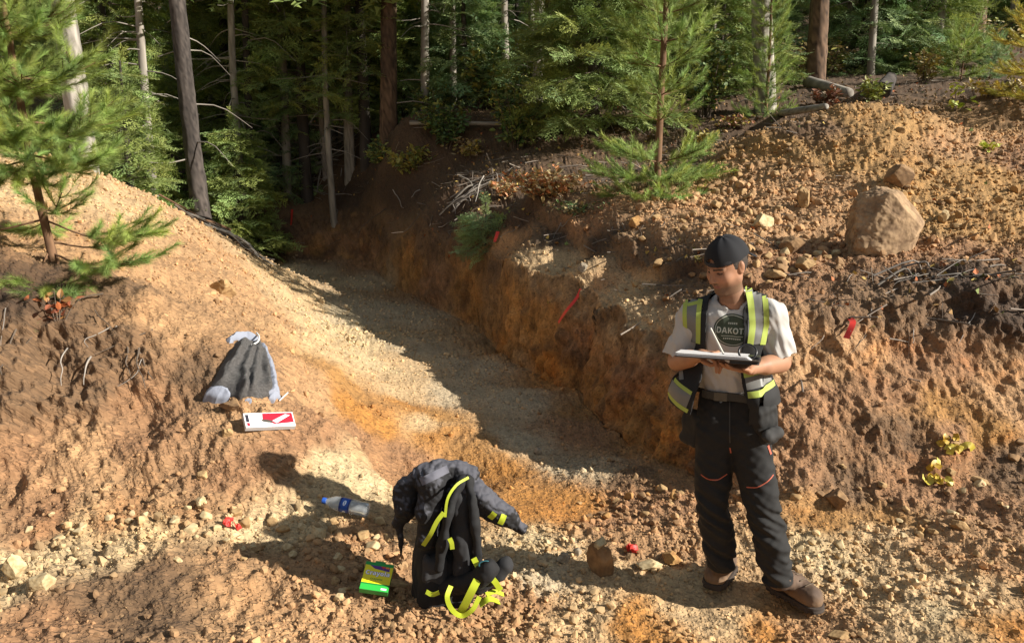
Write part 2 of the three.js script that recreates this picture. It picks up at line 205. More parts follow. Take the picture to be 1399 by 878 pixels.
// soils: where (pixel of the photograph), colour of the ground there, clod size, stoniness, share of dark root matter, reach
const TAN = [0.5, 0.305, 0.158], PALE = [0.62, 0.445, 0.255], BROWN = [0.36, 0.2, 0.103], DARK = [0.085, 0.052, 0.031], OCHRE = [0.42, 0.225, 0.072], ORANGE = [0.5, 0.235, 0.055], GREY = [0.53, 0.435, 0.3], CREAM = [0.64, 0.5, 0.3], GOLD = [0.46, 0.275, 0.105], DEEP_BROWN = [0.2, 0.122, 0.066], LITTER = [0.12, 0.073, 0.04], PINK = [0.43, 0.255, 0.13];
const SOIL = [
  [30, 240, PALE, 1.00, .5], [120, 275, PALE, 1.00, .5], [200, 300, PALE, 1.00, .5], [60, 330, TAN, 0.80, .2], [250, 330, TAN, 1.00, .3], [150, 360, TAN, 0.90, .2], [300, 350, TAN, 0.90, .3], [230, 380, TAN, 1.01, .2], [320, 400, TAN, 0.87, .1], [380, 440, TAN, 1.01, .2], [430, 470, PALE, 1.01, .2],
  [20, 410, DARK, 1.40, 0], [80, 410, DARK, 1.50, 0], [150, 405, DEEP_BROWN, 1.40, 0], [30, 470, DEEP_BROWN, 2.00, 0], [100, 470, DEEP_BROWN, 2.10, 0], [165, 470, DEEP_BROWN, 1.70, 0], [40, 540, DEEP_BROWN, 2.00, 0], [120, 540, DEEP_BROWN, 1.80, 0], [190, 540, BROWN, 1.20, 0], [210, 440, TAN, 1.15, 0], [260, 450, TAN, 0.72, 0], [270, 520, DEEP_BROWN, 1.01, .1], [200, 600, BROWN, 1.15, .1], [100, 610, TAN, 1.15, 0], [40, 620, BROWN, 1.15, 0],
  [340, 560, TAN, 1.01, .2], [430, 540, TAN, 1.01, .1], [400, 600, BROWN, 1.01, .2], [450, 590, BROWN, 1.15, .1], [330, 640, BROWN, 1.15, .2], [470, 520, OCHRE, 0.87, .1], [490, 560, ORANGE, 0.87, .1], [478, 655, CREAM, 0.72, .2], [462, 640, CREAM, 0.72, .2], [480, 600, BROWN, 1.01, .2], [490, 470, CREAM, 1.01, .2], [475, 452, CREAM, 1.15, .2], [510, 510, PALE, 0.50, .1], [540, 490, PALE, 0.30, .1],
  [120, 650, TAN, 1.01, .1], [60, 700, BROWN, 1.15, .6], [180, 700, PINK, 1.15, 1], [100, 730, CREAM, 1.01, 1], [200, 740, CREAM, 1.01, 1], [30, 780, CREAM, 1.15, .9], [290, 700, PINK, 1.15, .9], [330, 740, CREAM, 1.01, 1], [420, 730, CREAM, 1.15, 1], [480, 760, PINK, 1.15, 1], [520, 790, PINK, 1.00, 1],
  [120, 820, DEEP_BROWN, 1.01, .1], [220, 800, DEEP_BROWN, 0.87, .1], [200, 850, DEEP_BROWN, 0.87, .1], [60, 850, BROWN, 1.01, .2], [320, 780, PINK, 0.87, .2], [330, 840, TAN, 0.87, .4], [430, 800, PINK, 1.01, .4], [430, 850, TAN, 1.01, .6], [560, 850, PINK, 0.90, 1], [640, 850, PINK, 0.90, 1],  // includes a soft-edged darker brown patch in the left foreground
  [400, 370, GREY, 0.35, .1], [470, 390, GREY, 0.35, .15], [480, 430, GREY, 0.30, .1], [560, 430, GREY, 0.40, .2], [560, 480, GREY, 0.35, .1], [640, 500, GREY, 0.4, .3], [620, 540, GREY, 0.35, .1], [700, 550, GREY, 0.40, .1], [720, 600, GREY, 0.50, .2], [780, 590, BROWN, 0.50, .3], [560, 560, ORANGE, 0.40, .1], [530, 580, ORANGE, 0.40, .1], [600, 590, ORANGE, 0.60, .2], [590, 570, OCHRE, 0.50, .1], [540, 620, BROWN, 0.70, .2], [580, 630, BROWN, 0.90, .3], [640, 630, OCHRE, 0.70, .2], [690, 650, ORANGE, 0.50, .2], [740, 690, ORANGE, 0.35, .1], [720, 700, ORANGE, 0.35, .1], [790, 695, ORANGE, 0.40, .3], [800, 640, GREY, 0.70, .6], [850, 650, DEEP_BROWN, 0.80, .8], [860, 690, BROWN, 0.90, 1], [910, 700, BROWN, 0.90, 1], [930, 740, PINK, 0.90, 1], [830, 720, BROWN, 0.80, .9],
  [720, 740, CREAM, 0.70, .8], [790, 760, PALE, 0.70, .8], [860, 740, PINK, 0.70, .9], [740, 790, GREY, 0.90, 1], [820, 790, PALE, 0.70, .6], [930, 790, PALE, 0.50, .5], [700, 830, PINK, 0.90, 1], [800, 840, PALE, 0.60, .5], [870, 850, ORANGE, 0.50, .3], [930, 830, PALE, 0.50, .4], [1000, 850, PALE, 0.50, .3], [900, 870, ORANGE, 0.50, .3], [1060, 865, ORANGE, 0.50, .3], [1130, 860, TAN, 0.60, .5],
  [1130, 760, CREAM, 0.80, 1], [1160, 800, PALE, 0.70, 1], [1200, 740, PALE, 0.80, 1], [1280, 750, TAN, 0.80, .9], [1250, 800, PALE, 0.60, .8], [1320, 800, PALE, 0.50, .6], [1370, 760, TAN, 0.70, .8], [1300, 850, CREAM, 0.40, .4], [1380, 860, ORANGE, 0.50, .3], [1230, 850, PALE, 0.60, .6], [1130, 720, OCHRE, 0.50, .3], [1200, 715, OCHRE, 0.50, .4],
  [1090, 640, BROWN, 1.10, .2], [1150, 660, DEEP_BROWN, 1.10, .4], [1230, 670, BROWN, 1.00, .5], [1330, 690, BROWN, 0.90, .6], [1390, 640, DEEP_BROWN, 0.90, .6], [1090, 560, BROWN, 1.20, .1], [1150, 560, BROWN, 1.20, .1], [1220, 590, DEEP_BROWN, 1.20, .2], [1200, 530, BROWN, 1.20, 0], [1270, 560, OCHRE, 0.90, .2], [1300, 600, BROWN, 1.00, .4], [1340, 590, OCHRE, 0.80, .3], [1380, 560, TAN, 0.90, .2], [1380, 520, TAN, 1.00, .2], [1320, 500, BROWN, 1.10, 0], [1260, 500, BROWN, 1.20, 0], [1100, 500, TAN, 1.20, 0], [1180, 480, TAN, 1.20, 0], [1090, 450, TAN, 1.00, 0],
  [1150, 430, DEEP_BROWN, 1.30, 0], [1250, 440, DEEP_BROWN, 1.40, 0], [1330, 430, DARK, 1.50, 0], [1390, 440, DARK, 1.50, 0], [1200, 400, DEEP_BROWN, 1.20, .3], [1300, 385, DARK, 1.20, .3], [1390, 380, DEEP_BROWN, 1.20, .3], [1100, 400, BROWN, 1.00, .3], [1050, 400, BROWN, 1.00, .4],
  [1110, 122, LITTER, 0.80, 0], [1200, 112, LITTER, 0.80, 0], [1300, 108, LITTER, 0.80, 0], [1399, 104, LITTER, 0.80, 0], [1040, 150, LITTER, 0.80, .1], [980, 190, LITTER, 0.80, .1], [930, 235, LITTER, 0.80, .2], [400, 398, PALE, 0.72, .2], [436, 442, CREAM, 0.87, .2], [505, 500, CREAM, 0.40, .1], [545, 535, PALE, 0.40, .1], [585, 580, PALE, 0.40, .1],
  [440, 330, BROWN, 1.15, 0], [500, 340, BROWN, 1.15, 0], [560, 360, OCHRE, 1.15, 0], [600, 390, BROWN, 1.15, 0], [640, 400, OCHRE, 1.15, 0], [700, 400, OCHRE, 1.15, 0], [690, 460, OCHRE, 1.15, 0], [740, 440, OCHRE, 1.15, 0], [760, 500, ORANGE, 1.15, 0], [800, 470, BROWN, 1.15, 0], [820, 540, OCHRE, 1.15, 0], [860, 520, BROWN, 1.00, 0], [870, 580, OCHRE, 1.15, 0], [900, 600, ORANGE, 1.15, 0], [900, 520, BROWN, 1.00, 0], [675, 370, DEEP_BROWN, 0.80, 0], [590, 330, DEEP_BROWN, 1.00, 0], [520, 310, DEEP_BROWN, 1.00, 0], [440, 300, DEEP_BROWN, 1.00, 0], [380, 330, DARK, 0.60, 0],
  [770, 352, PALE, .6, .1], [810, 378, PALE, .6, .1], [850, 398, PALE, .6, .1], [890, 425, PALE, .7, .1], [690, 330, TAN, 0.70, .1], [740, 360, PALE, 0.60, .1], [790, 390, PALE, 0.60, .1], [850, 420, PALE, 0.70, .1], [880, 445, PALE, 0.80, .1], [830, 385, TAN, 0.60, .1], [910, 410, DEEP_BROWN, 0.80, .2], [760, 330, DARK, 1.00, 0], [820, 335, DARK, 1.20, 0], [880, 345, DEEP_BROWN, 1.20, .1], [940, 370, DARK, 1.20, .3], [980, 400, DEEP_BROWN, 1.10, .4], [700, 300, DARK, 1.00, 0], [800, 302, BROWN, 0.80, .3], [620, 300, DARK, 1.00, 0], [540, 265, DARK, 1.00, 0], [480, 270, DARK, 1.00, 0], [620, 260, LITTER, 0.80, 0], [720, 260, LITTER, 0.80, 0], [800, 240, LITTER, 0.80, 0], [560, 210, LITTER, 0.80, 0],  // bench points made paler, sunlight on the bench put into the colour
  [900, 300, TAN, 0.90, 1], [960, 270, TAN, 1.00, 1], [1000, 240, TAN, 1.00, 1], [1040, 280, TAN, 1.00, 1], [1080, 320, TAN, 1.00, 1], [1000, 310, TAN, 1.00, 1], [1120, 260, TAN, 1.00, .9], [1060, 200, GOLD, 1.10, .6], [1100, 180, DEEP_BROWN, 1.00, .4], [1180, 160, GOLD, 1.10, .4], [1240, 180, GOLD, 1.10, .5], [1180, 220, GOLD, 1.00, .7], [1300, 200, TAN, 1.00, .7], [1280, 260, GOLD, 1.00, .7], [1340, 240, GOLD, 1.00, .6], [1390, 220, BROWN, 1.00, .6], [1390, 290, GOLD, 1.00, .5], [1300, 310, GOLD, 1.00, .8], [1200, 340, BROWN, 0.90, .8], [1110, 350, BROWN, 0.90, 1], [1330, 345, BROWN, 1.00, .8], [1000, 370, BROWN, 1.00, 1],
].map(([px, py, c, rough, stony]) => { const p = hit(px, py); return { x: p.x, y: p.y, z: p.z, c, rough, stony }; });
[[-8, -20], [0, -20], [8, -18], [14, -12], [-16, -16], [0, -28], [-20, -28], [20, -26], [0, -50], [-40, -50], [40, -50], [-40, -14], [40, -14], [0, -90]].forEach(([x, z]) => SOIL.push({ x, y: baseY(x, z), z, c: LITTER, rough: 0.8, stony: 0 }));
[[-12, -6, TAN], [-4, 0, BROWN], [4, 0, TAN], [0, 6, BROWN], [9, -4, BROWN], [-14, 4, BROWN]].forEach(([x, z, c]) => SOIL.push({ x, y: baseY(x, z), z, c, rough: 0.8, stony: 0.2 }));
const soil = { r: 0, g: 0, b: 0, rough: 0, stony: 0 };
const soilCells = new Map();   // which soils matter near a place, by half-metre cell
function nearSoils(x, y, z) {
  const far = x * x + z * z > 400, q = far ? 4 : 0.5, k = (far ? 1e7 : 0) + (Math.round(x / q) + 400) * 1000 + Math.round(z / q) + 400;
  let c = soilCells.get(k);
  if (!c) { const cx = Math.round(x / q) * q, cz = Math.round(z / q) * q; c = SOIL.map((s) => [(s.x - cx) ** 2 + (s.z - cz) ** 2, s]).sort((a, b) => a[0] - b[0]).slice(0, 22).map((e) => e[1]); soilCells.set(k, c); }
  return c;
}
function soilAt(x, y, z) {
  const wx = x + 0.16 * noise(x * 2.1, y * 2.1, z * 2.1) + 0.07 * noise(x * 6, y * 6, z * 6), wy = y + 0.06 * noise(x * 3, y * 3 + 9, z * 3), wz = z + 0.16 * noise(x * 2.1 + 31, y * 2.1, z * 2.1) + 0.07 * noise(x * 6, y * 6 + 13, z * 6);
  let sw = 0, r = 0, g = 0, b = 0, ro = 0, st = 0;
  for (const s of nearSoils(x, y, z)) {
    const dx = wx - s.x, dy = (wy - s.y) * 1.6, dz = (wz - s.z) * 0.8, d = dx * dx + dy * dy + dz * dz + 0.004, w = 1 / (d * d);
    sw += w; r += w * s.c[0]; g += w * s.c[1]; b += w * s.c[2]; ro += w * s.rough; st += w * s.stony;
  }
  soil.r = r / sw; soil.g = g / sw; soil.b = b / sw; soil.rough = ro / sw; soil.stony = st / sw;
  return soil;
}
const P3 = { x: 0, y: 0, z: 0, r: 0, g: 0, b: 0 };
function groundPoint(x, z) {   // the finished surface: base height, pushed along its normal by clods and crumbs, and the soil's colour
  const e = 0.02, y = baseY(x, z), s = wallInfo.s, hx = (baseY(x + e, z) - y) / e, hz = (baseY(x, z + e) - y) / e, il = 1 / Math.sqrt(1 + hx * hx + hz * hz), nx = -hx * il, ny = il, nz = -hz * il;
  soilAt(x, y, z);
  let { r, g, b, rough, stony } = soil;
  const dist = Math.sqrt(x * x + z * z), steep = 1 - ny, wall = s > 0.02 && s < 0.98 && x > -6 ? 1 : 0;
  const ys = steep > 0.45 ? y * 0.45 : y;     // a dug face is scored downwards
  const a = noise(x * 1.3, y * 1.3, z * 1.3), n2 = noise(x * 3.7, ys * 3.7, z * 3.7), n3 = noise(x * 8.3, ys * 8.3, z * 8.3), n4 = noise(x * 19, ys * 19, z * 19), n5 = noise(x * 41, ys * 41, z * 41), n6 = noise(x * 83, y * 83, z * 83);
  let d = 0.05 * a + rough * (0.045 * n2 + 0.034 * (0.35 - Math.abs(n3)) + 0.02 * n4 + 0.011 * (0.3 - Math.abs(n5)));
  if (x < -0.6 && z > -9) { const lump = noise(x * 2.4 + 5, y * 2.4, z * 2.4); d += rough * (0.05 * lump + 0.045 * Math.max(0, noise(x * 5.5, y * 5.5, z * 5.5 + 8) - 0.1)); }
  if (rough > 1) d += (rough - 1) * (0.1 * noise(x * 4.5, y * 3, z * 4.5) + 0.06 * (0.3 - Math.abs(noise(x * 10, ys * 10, z * 10))));
  if (dist < 9) d += (0.35 + 0.65 * rough) * 0.005 * n6;
  let tone = 1 + 0.16 * n2 + 0.12 * n4 + 0.12 * n5 + 0.1 * n6;
  if (dist < 22) {
    worley(x * 7, y * 7, z * 7); const big = Math.max(0, 0.42 - W.d), bid = (W.id & 255) / 255, pick = bid < 0.25 + 0.5 * stony ? 1 : 0;
    d += pick * rough * (0.055 * big * (0.4 + bid * 2));
    tone += pick * (big > 0.05 ? (((W.id >>> 8) & 255) / 255 - 0.45) * 0.4 : 0);
    worley(x * 17, y * 17, z * 17); const sm = Math.max(0, 0.45 - W.d), sid = (W.id & 255) / 255;
    d += (0.3 + rough * 0.7) * (sid < 0.3 + 0.6 * stony ? 0.042 * sm : 0.01 * sm);
    tone += sm > 0.08 ? (((W.id >>> 8) & 255) / 255 - 0.5) * (0.15 + 0.35 * stony) : -0.04;
  }
  const stain = fbm(x * 1.7 + 20, y * 3, z * 1.7, 3), rust = sstep(0.1, 0.75, stain + 0.3 * n4);
  const rs = wall ? 0.5 : 0.12 + 0.12 * stony;
  r = lerp(r, r * 1.1, rust * rs); g = lerp(g, g * 0.78, rust * rs); b = lerp(b, b * 0.45, rust * rs);
  if (wall && x < 1.6) { const band = noise(x * 4, y * 9 + n2 * 1.2, z * 4), streak = noise(x * 13, y * 1.6, z * 13) + 0.6 * noise(x * 29, y * 4, z * 29); tone += 0.2 * band + 0.17 * streak; d += 0.017 * streak; worley(x * 5.2, y * 4.4 + 0.3 * n2, z * 5.2); const blk = Math.max(0, 0.5 - W.d), bt = ((W.id >>> 8) & 255) / 255; d += blk * 0.16 * ((W.id & 3) ? 1 : -0.5); tone += (bt - 0.5) * 0.4 * sstep(0.02, 0.14, blk); worley(x * 12, y * 10, z * 12); d += Math.max(0, 0.45 - W.d) * 0.05; tone += W.d > 0.55 ? -0.22 : 0; const blot = sstep(0.05, 0.5, fbm(x * 2.6 + 40, y * 2.2, z * 2.6, 4)); r = lerp(r, 0.14, blot * 0.6); g = lerp(g, 0.075, blot * 0.6); b = lerp(b, 0.035, blot * 0.6); const och = sstep(0.15, 0.6, fbm(x * 1.9 - 30, y * 3.4, z * 1.9, 3)); r = lerp(r, 0.5, och * 0.5); g = lerp(g, 0.27, och * 0.5); b = lerp(b, 0.085, och * 0.5); const dk = sstep(0.62, 0.95, s + 0.2 * n2 + 0.15 * n3); r = lerp(r, 0.15, dk * 0.55); g = lerp(g, 0.095, dk * 0.55); b = lerp(b, 0.055, dk * 0.55); }
  tone = clamp(tone, 0.35, 1.6);

  P3.x = x + nx * d; P3.y = y + ny * d; P3.z = z + nz * d; P3.r = r * tone; P3.g = g * tone; P3.b = b * tone; P3.d = d;
  P3.nx = nx; P3.ny = ny; P3.nz = nz; P3.hx = hx; P3.hz = hz;
  return P3;
}
const grains = (() => {   // loose grains and crumbs, 1.4 m of them: height for relief, tone for colour
  const N = 1024, h = new Float32Array(N * N), t = new Float32Array(N * N).fill(0.8), r = RNG(515);
  for (let k = 0; k < 26000; k++) {
    const R = 1.3 + 9 * Math.pow(r(), 5), cx = r() * N, cy = r() * N, e = r.r(0.6, 1), a = r() * 3.14, ca = Math.cos(a), sa = Math.sin(a), tone = r.r(0.45, 1.12), tilt = r.r(-0.5, 0.5), base = r.r(0, 2);
    for (let y = Math.floor(cy - R); y <= cy + R; y++) for (let x = Math.floor(cx - R); x <= cx + R; x++) {
      const dx = x - cx, dy = y - cy, u = (dx * ca + dy * sa) / R, v = (dy * ca - dx * sa) / R / e, q = 1 - u * u - v * v; if (q <= 0) continue;
      const i = ((y + N) % N) * N + (x + N) % N, H = base + R * 0.8 * Math.min(1, q * 2.2) * (1 + tilt * u); if (H > h[i]) { h[i] = H; t[i] = tone * (q < 0.25 ? 0.8 : 1); }
    }
  }
  const hd = new Uint8Array(N * N * 4), td = new Uint8Array(N * N * 4);
  for (let i = 0; i < N * N; i++) { const a = clamp(h[i] / 11) * 255, b = clamp(t[i] + 0.1 * (r() - 0.5)) * 255; for (let c = 0; c < 3; c++) { hd[i * 4 + c] = a; td[i * 4 + c] = b; } hd[i * 4 + 3] = td[i * 4 + 3] = 255; }
  return [hd, td].map((d) => { const x = new THREE.DataTexture(d, N, N, THREE.RGBAFormat); x.wrapS = x.wrapT = THREE.RepeatWrapping; x.magFilter = x.minFilter = THREE.LinearFilter; x.repeat.set(1 / 1.4, 1 / 1.4); x.needsUpdate = true; return x; });
})();
const groundMat = std(C(0.93, 0.885, 0.82), 0.95, { vertexColors: true, bumpMap: grains[0], bumpScale: 0.006, map: grains[1] });
function sheet(angles, rows, r0, r1) {
  const nA = angles.length, pos = new Float32Array(nA * rows * 3), uv = new Float32Array(nA * rows * 2), col = new Float32Array(nA * rows * 3), idx = [];
  const M = 1400, rr = new Float64Array(M), acc = new Float64Array(M), den = angles.map(() => new Float32Array(M));
  for (let j = 0; j < M; j++) rr[j] = r0 * Math.pow(r1 / r0, j / (M - 1));
  angles.forEach((A, i) => {
    const sx = Math.sin(A), sz = -Math.cos(A);
    let prev = baseY(sx * rr[0], sz * rr[0]);
    for (let j = 1; j < M; j++) { const h = baseY(sx * rr[j], sz * rr[j]), dr = rr[j] - rr[j - 1], R = rr[j]; den[i][j] = (dr * clamp(2 / R, 0.16, 1) + Math.max(0, Math.abs(h - prev) - dr * 0.3)) / (R + 0.5) + 2e-4; prev = h; }
  });
  for (let pass = 0; pass < 2; pass++) for (let j = 1; j < M; j++) {   // neighbours sample alike, so that no seam shows between them
    const w = Math.min(7, nA >> 3), col = den.map((d) => d[j]); for (let i = 0; i < nA; i++) { let q = 0; for (let k = -w; k <= w; k++) q += col[clamp(i + k, 0, nA - 1)]; den[i][j] = q / (2 * w + 1); }
  }
  angles.forEach((A, i) => {
    const sx = Math.sin(A), sz = -Math.cos(A);
    acc[0] = 0; for (let j = 1; j < M; j++) acc[j] = acc[j - 1] + den[i][j];
    let k = 0;
    for (let j = 0; j < rows; j++) {
      const want = acc[M - 1] * j / (rows - 1);
      while (k < M - 2 && acc[k + 1] < want) k++;
      const R = lerp(rr[k], rr[k + 1], clamp((want - acc[k]) / (acc[k + 1] - acc[k]))), o = (i * rows + j) * 3;
      groundPoint(sx * R, sz * R);
      uv[o / 3 * 2] = P3.x * 0.92 + P3.z * 0.3; uv[o / 3 * 2 + 1] = (P3.y * 0.85 - P3.z * 0.8 + P3.x * 0.25); pos[o] = P3.x; pos[o + 1] = P3.y; pos[o + 2] = P3.z; col[o] = P3.r; col[o + 1] = P3.g; col[o + 2] = P3.b;
    }
  });
  for (let i = 0; i < nA - 1; i++) for (let j = 0; j < rows - 1; j++) { const a = i * rows + j, b = a + rows; idx.push(a, a + 1, b, b, a + 1, b + 1); }
  const g = new THREE.BufferGeometry();
  g.setAttribute('position', new THREE.BufferAttribute(pos, 3)); g.setAttribute('uv', new THREE.BufferAttribute(uv, 2)); g.setAttribute('color', new THREE.BufferAttribute(col, 3)); g.setIndex(new THREE.BufferAttribute(Uint32Array.from(idx), 1));
  g.computeVertexNormals();
  return g;
}
const span = (a, b, n) => Array.from({ length: n }, (_, i) => (a + (b - a) * i / (n - 1)) * Math.PI / 180);
const ground = shade(new THREE.Mesh(mergeGeometries([sheet(span(-43, 43, 1120), 660, 1.4, 105), sheet(span(43, 317, 100), 130, 1.4, 105), sheet(span(-180, 180, 80), 12, 0.02, 1.42)]), groundMat));
ground.name = 'ground';
ground.userData = { kind: 'structure' };
scene.add(ground);
// ---------------------------------------------------------------- solids from distance fields
const len3 = (x, y, z) => Math.sqrt(x * x + y * y + z * z);
const smin = (a, b, k) => { const h = Math.max(k - Math.abs(a - b), 0) / k; return Math.min(a, b) - h * h * k * 0.25; };
const smax = (a, b, k) => -smin(-a, -b, k);
const cone = (a, b, ra, rb) => { const dx = b.x - a.x, dy = b.y - a.y, dz = b.z - a.z, l2 = dx * dx + dy * dy + dz * dz || 1e-9; return (x, y, z) => { const px = x - a.x, py = y - a.y, pz = z - a.z, h = clamp((px * dx + py * dy + pz * dz) / l2); return len3(px - dx * h, py - dy * h, pz - dz * h) - lerp(ra, rb, h); }; };
const ball = (cx, cy, cz, rx, ry = rx, rz = rx) => { const m = Math.min(rx, ry, rz); return (x, y, z) => { const a = (x - cx) / rx, b = (y - cy) / ry, c = (z - cz) / rz, k = len3(a, b, c); if (k < 1e-6) return -m; const g = len3(a / rx, b / ry, c / rz); return k * (k - 1) / g; }; };
const boxy = (cx, cy, cz, hx, hy, hz, r) => (x, y, z) => { const a = Math.abs(x - cx) - hx + r, b = Math.abs(y - cy) - hy + r, c = Math.abs(z - cz) - hz + r; return len3(Math.max(a, 0), Math.max(b, 0), Math.max(c, 0)) + Math.min(Math.max(a, b, c), 0) - r; };
const chain = (pts, rad) => { const c = []; for (let i = 0; i < pts.length - 1; i++) c.push(cone(pts[i], pts[i + 1], rad[i], rad[i + 1])); return (x, y, z) => { let d = 9; for (const f of c) { const v = f(x, y, z); if (v < d) d = v; } return d; }; };
const blend = (k, ...fs) => (x, y, z) => { let d = fs[0](x, y, z); for (let i = 1; i < fs.length; i++) d = smin(d, fs[i](x, y, z), k); return d; };
const inFrame = (m, f) => { const e = m.clone().invert().elements; return (x, y, z) => f(e[0] * x + e[4] * y + e[8] * z + e[12], e[1] * x + e[5] * y + e[9] * z + e[13], e[2] * x + e[6] * y + e[10] * z + e[14]); };
function skinOf(f, lo, hi, cell, color) {   // surface nets: one smooth closed mesh of f = 0
  const nx = Math.ceil((hi.x - lo.x) / cell) + 1, ny = Math.ceil((hi.y - lo.y) / cell) + 1, nz = Math.ceil((hi.z - lo.z) / cell) + 1, D = new Float32Array(nx * ny * nz).fill(1), B = 6;
  for (let k = 0; k < nz; k += B) for (let j = 0; j < ny; j += B) for (let i = 0; i < nx; i += B) {
    const h = B * cell / 2, v = f(lo.x + i * cell + h, lo.y + j * cell + h, lo.z + k * cell + h), skip = Math.abs(v) > h * 2.4;
    for (let c = k; c < Math.min(k + B, nz); c++) for (let b = j; b < Math.min(j + B, ny); b++) for (let a = i; a < Math.min(i + B, nx); a++) D[(c * ny + b) * nx + a] = skip ? v : f(lo.x + a * cell, lo.y + b * cell, lo.z + c * cell);
  }
  const vid = new Int32Array(nx * ny * nz).fill(-1), pos = [], idx = [], off = [0, 1, nx, nx + 1, nx * ny, nx * ny + 1, nx * ny + nx, nx * ny + nx + 1], ED = [[0, 1], [2, 3], [4, 5], [6, 7], [0, 2], [1, 3], [4, 6], [5, 7], [0, 4], [1, 5], [2, 6], [3, 7]];
  for (let k = 0; k < nz - 1; k++) for (let j = 0; j < ny - 1; j++) for (let i = 0; i < nx - 1; i++) {
    const o = (k * ny + j) * nx + i; let m = 0; for (let c = 0; c < 8; c++) if (D[o + off[c]] < 0) m |= 1 << c;
    if (m === 0 || m === 255) continue;
    let sx = 0, sy = 0, sz = 0, n = 0;
    for (const [a, b] of ED) { const da = D[o + off[a]], db = D[o + off[b]]; if (da < 0 === db < 0) continue; const t = da / (da - db); sx += (a & 1) + ((b & 1) - (a & 1)) * t; sy += (a >> 1 & 1) + ((b >> 1 & 1) - (a >> 1 & 1)) * t; sz += (a >> 2) + ((b >> 2) - (a >> 2)) * t; n++; }
    vid[o] = pos.length / 3; pos.push(lo.x + (i + sx / n) * cell, lo.y + (j + sy / n) * cell, lo.z + (k + sz / n) * cell);
  }
  const quad = (a, b, c, d, flip) => { if (a < 0 || b < 0 || c < 0 || d < 0) return; flip ? idx.push(a, c, b, b, c, d) : idx.push(a, b, c, b, d, c); };
  for (let k = 1; k < nz - 1; k++) for (let j = 1; j < ny - 1; j++) for (let i = 1; i < nx - 1; i++) {
    const o = (k * ny + j) * nx + i, s = D[o] < 0;
    if (s !== D[o + 1] < 0) quad(vid[o - nx - nx * ny], vid[o - nx * ny], vid[o - nx], vid[o], !s);
    if (s !== D[o + nx] < 0) quad(vid[o - 1 - nx * ny], vid[o - nx * ny], vid[o - 1], vid[o], s);
    if (s !== D[o + nx * ny] < 0) quad(vid[o - 1 - nx], vid[o - nx], vid[o - 1], vid[o], !s);
  }
  const nv = pos.length / 3, nor = new Float32Array(nv * 3), col = color ? new Float32Array(nv * 3) : null, e = cell * 0.45;
  for (let i = 0; i < nv; i++) {
    const x = pos[i * 3], y = pos[i * 3 + 1], z = pos[i * 3 + 2]; let gx = f(x + e, y, z) - f(x - e, y, z), gy = f(x, y + e, z) - f(x, y - e, z), gz = f(x, y, z + e) - f(x, y, z - e); const l = len3(gx, gy, gz) || 1;
    nor[i * 3] = gx / l; nor[i * 3 + 1] = gy / l; nor[i * 3 + 2] = gz / l;
    if (color) { const c = color(x, y, z, gx / l, gy / l, gz / l); col[i * 3] = c[0]; col[i * 3 + 1] = c[1]; col[i * 3 + 2] = c[2]; }
  }
  const g = new THREE.BufferGeometry();
  g.setAttribute('position', new THREE.Float32BufferAttribute(pos, 3)); g.setAttribute('normal', new THREE.BufferAttribute(nor, 3)); if (col) g.setAttribute('color', new THREE.BufferAttribute(col, 3));
  g.setIndex(idx);
  return g;
}
function wrap(f, at2, nu, nv, dir, off = 0.0025, reach = 0.6) {   // a sheet laid on the surface of f, seen along dir; at2(u, v) gives a start point
  const pos = [], uv = [], ok = [], idx = [];
  for (let j = 0; j <= nv; j++) for (let i = 0; i <= nu; i++) {
    const p = at2(i / nu, j / nv); let s = 0, d = 0;
    for (let k = 0; k < 90; k++) { d = f(p.x, p.y, p.z) - off; if (d < 0.0006 || s > reach) break; const st = Math.max(d * 0.7, 0.0008); p.addScaledVector(dir, st); s += st; }
    pos.push(p.x, p.y, p.z); uv.push(i / nu, j / nv); ok.push(s <= reach);
  }
  const w = nu + 1, root = pos.map((_, i) => i), find = (i) => { while (root[i] !== i) i = root[i] = root[root[i]]; return i; };
  for (let j = 0; j < nv; j++) for (let i = 0; i < nu; i++) { const a = j * w + i, b = a + 1, c = a + w, d = c + 1; if (!(ok[a] && ok[b] && ok[c] && ok[d])) continue; const dz = (p, q) => Math.abs((pos[p * 3] - pos[q * 3]) * dir.x + (pos[p * 3 + 1] - pos[q * 3 + 1]) * dir.y + (pos[p * 3 + 2] - pos[q * 3 + 2]) * dir.z); if (Math.max(dz(a, b), dz(a, c), dz(b, d), dz(c, d)) > 0.07) continue; idx.push(a, b, c, b, d, c); for (const q of [b, c, d]) root[find(q)] = find(a); }
  const size = {}; let main = -1; for (const i of idx) { const k = find(i); size[k] = (size[k] || 0) + 1; if (main < 0 || size[k] > size[main]) main = k; }
  const kept = []; for (let k = 0; k < idx.length; k += 3) if (find(idx[k]) === main) kept.push(idx[k], idx[k + 1], idx[k + 2]);
  const map = new Map(), p2 = [], u2 = [], k2 = kept.map((i) => { if (!map.has(i)) { map.set(i, map.size); p2.push(pos[i * 3], pos[i * 3 + 1], pos[i * 3 + 2]); u2.push(uv[i * 2], uv[i * 2 + 1]); } return map.get(i); });
  const g = new THREE.BufferGeometry();
  g.setAttribute('position', new THREE.Float32BufferAttribute(p2, 3)); g.setAttribute('uv', new THREE.Float32BufferAttribute(u2, 2)); g.setIndex(k2); g.computeVertexNormals();
  return g;
}
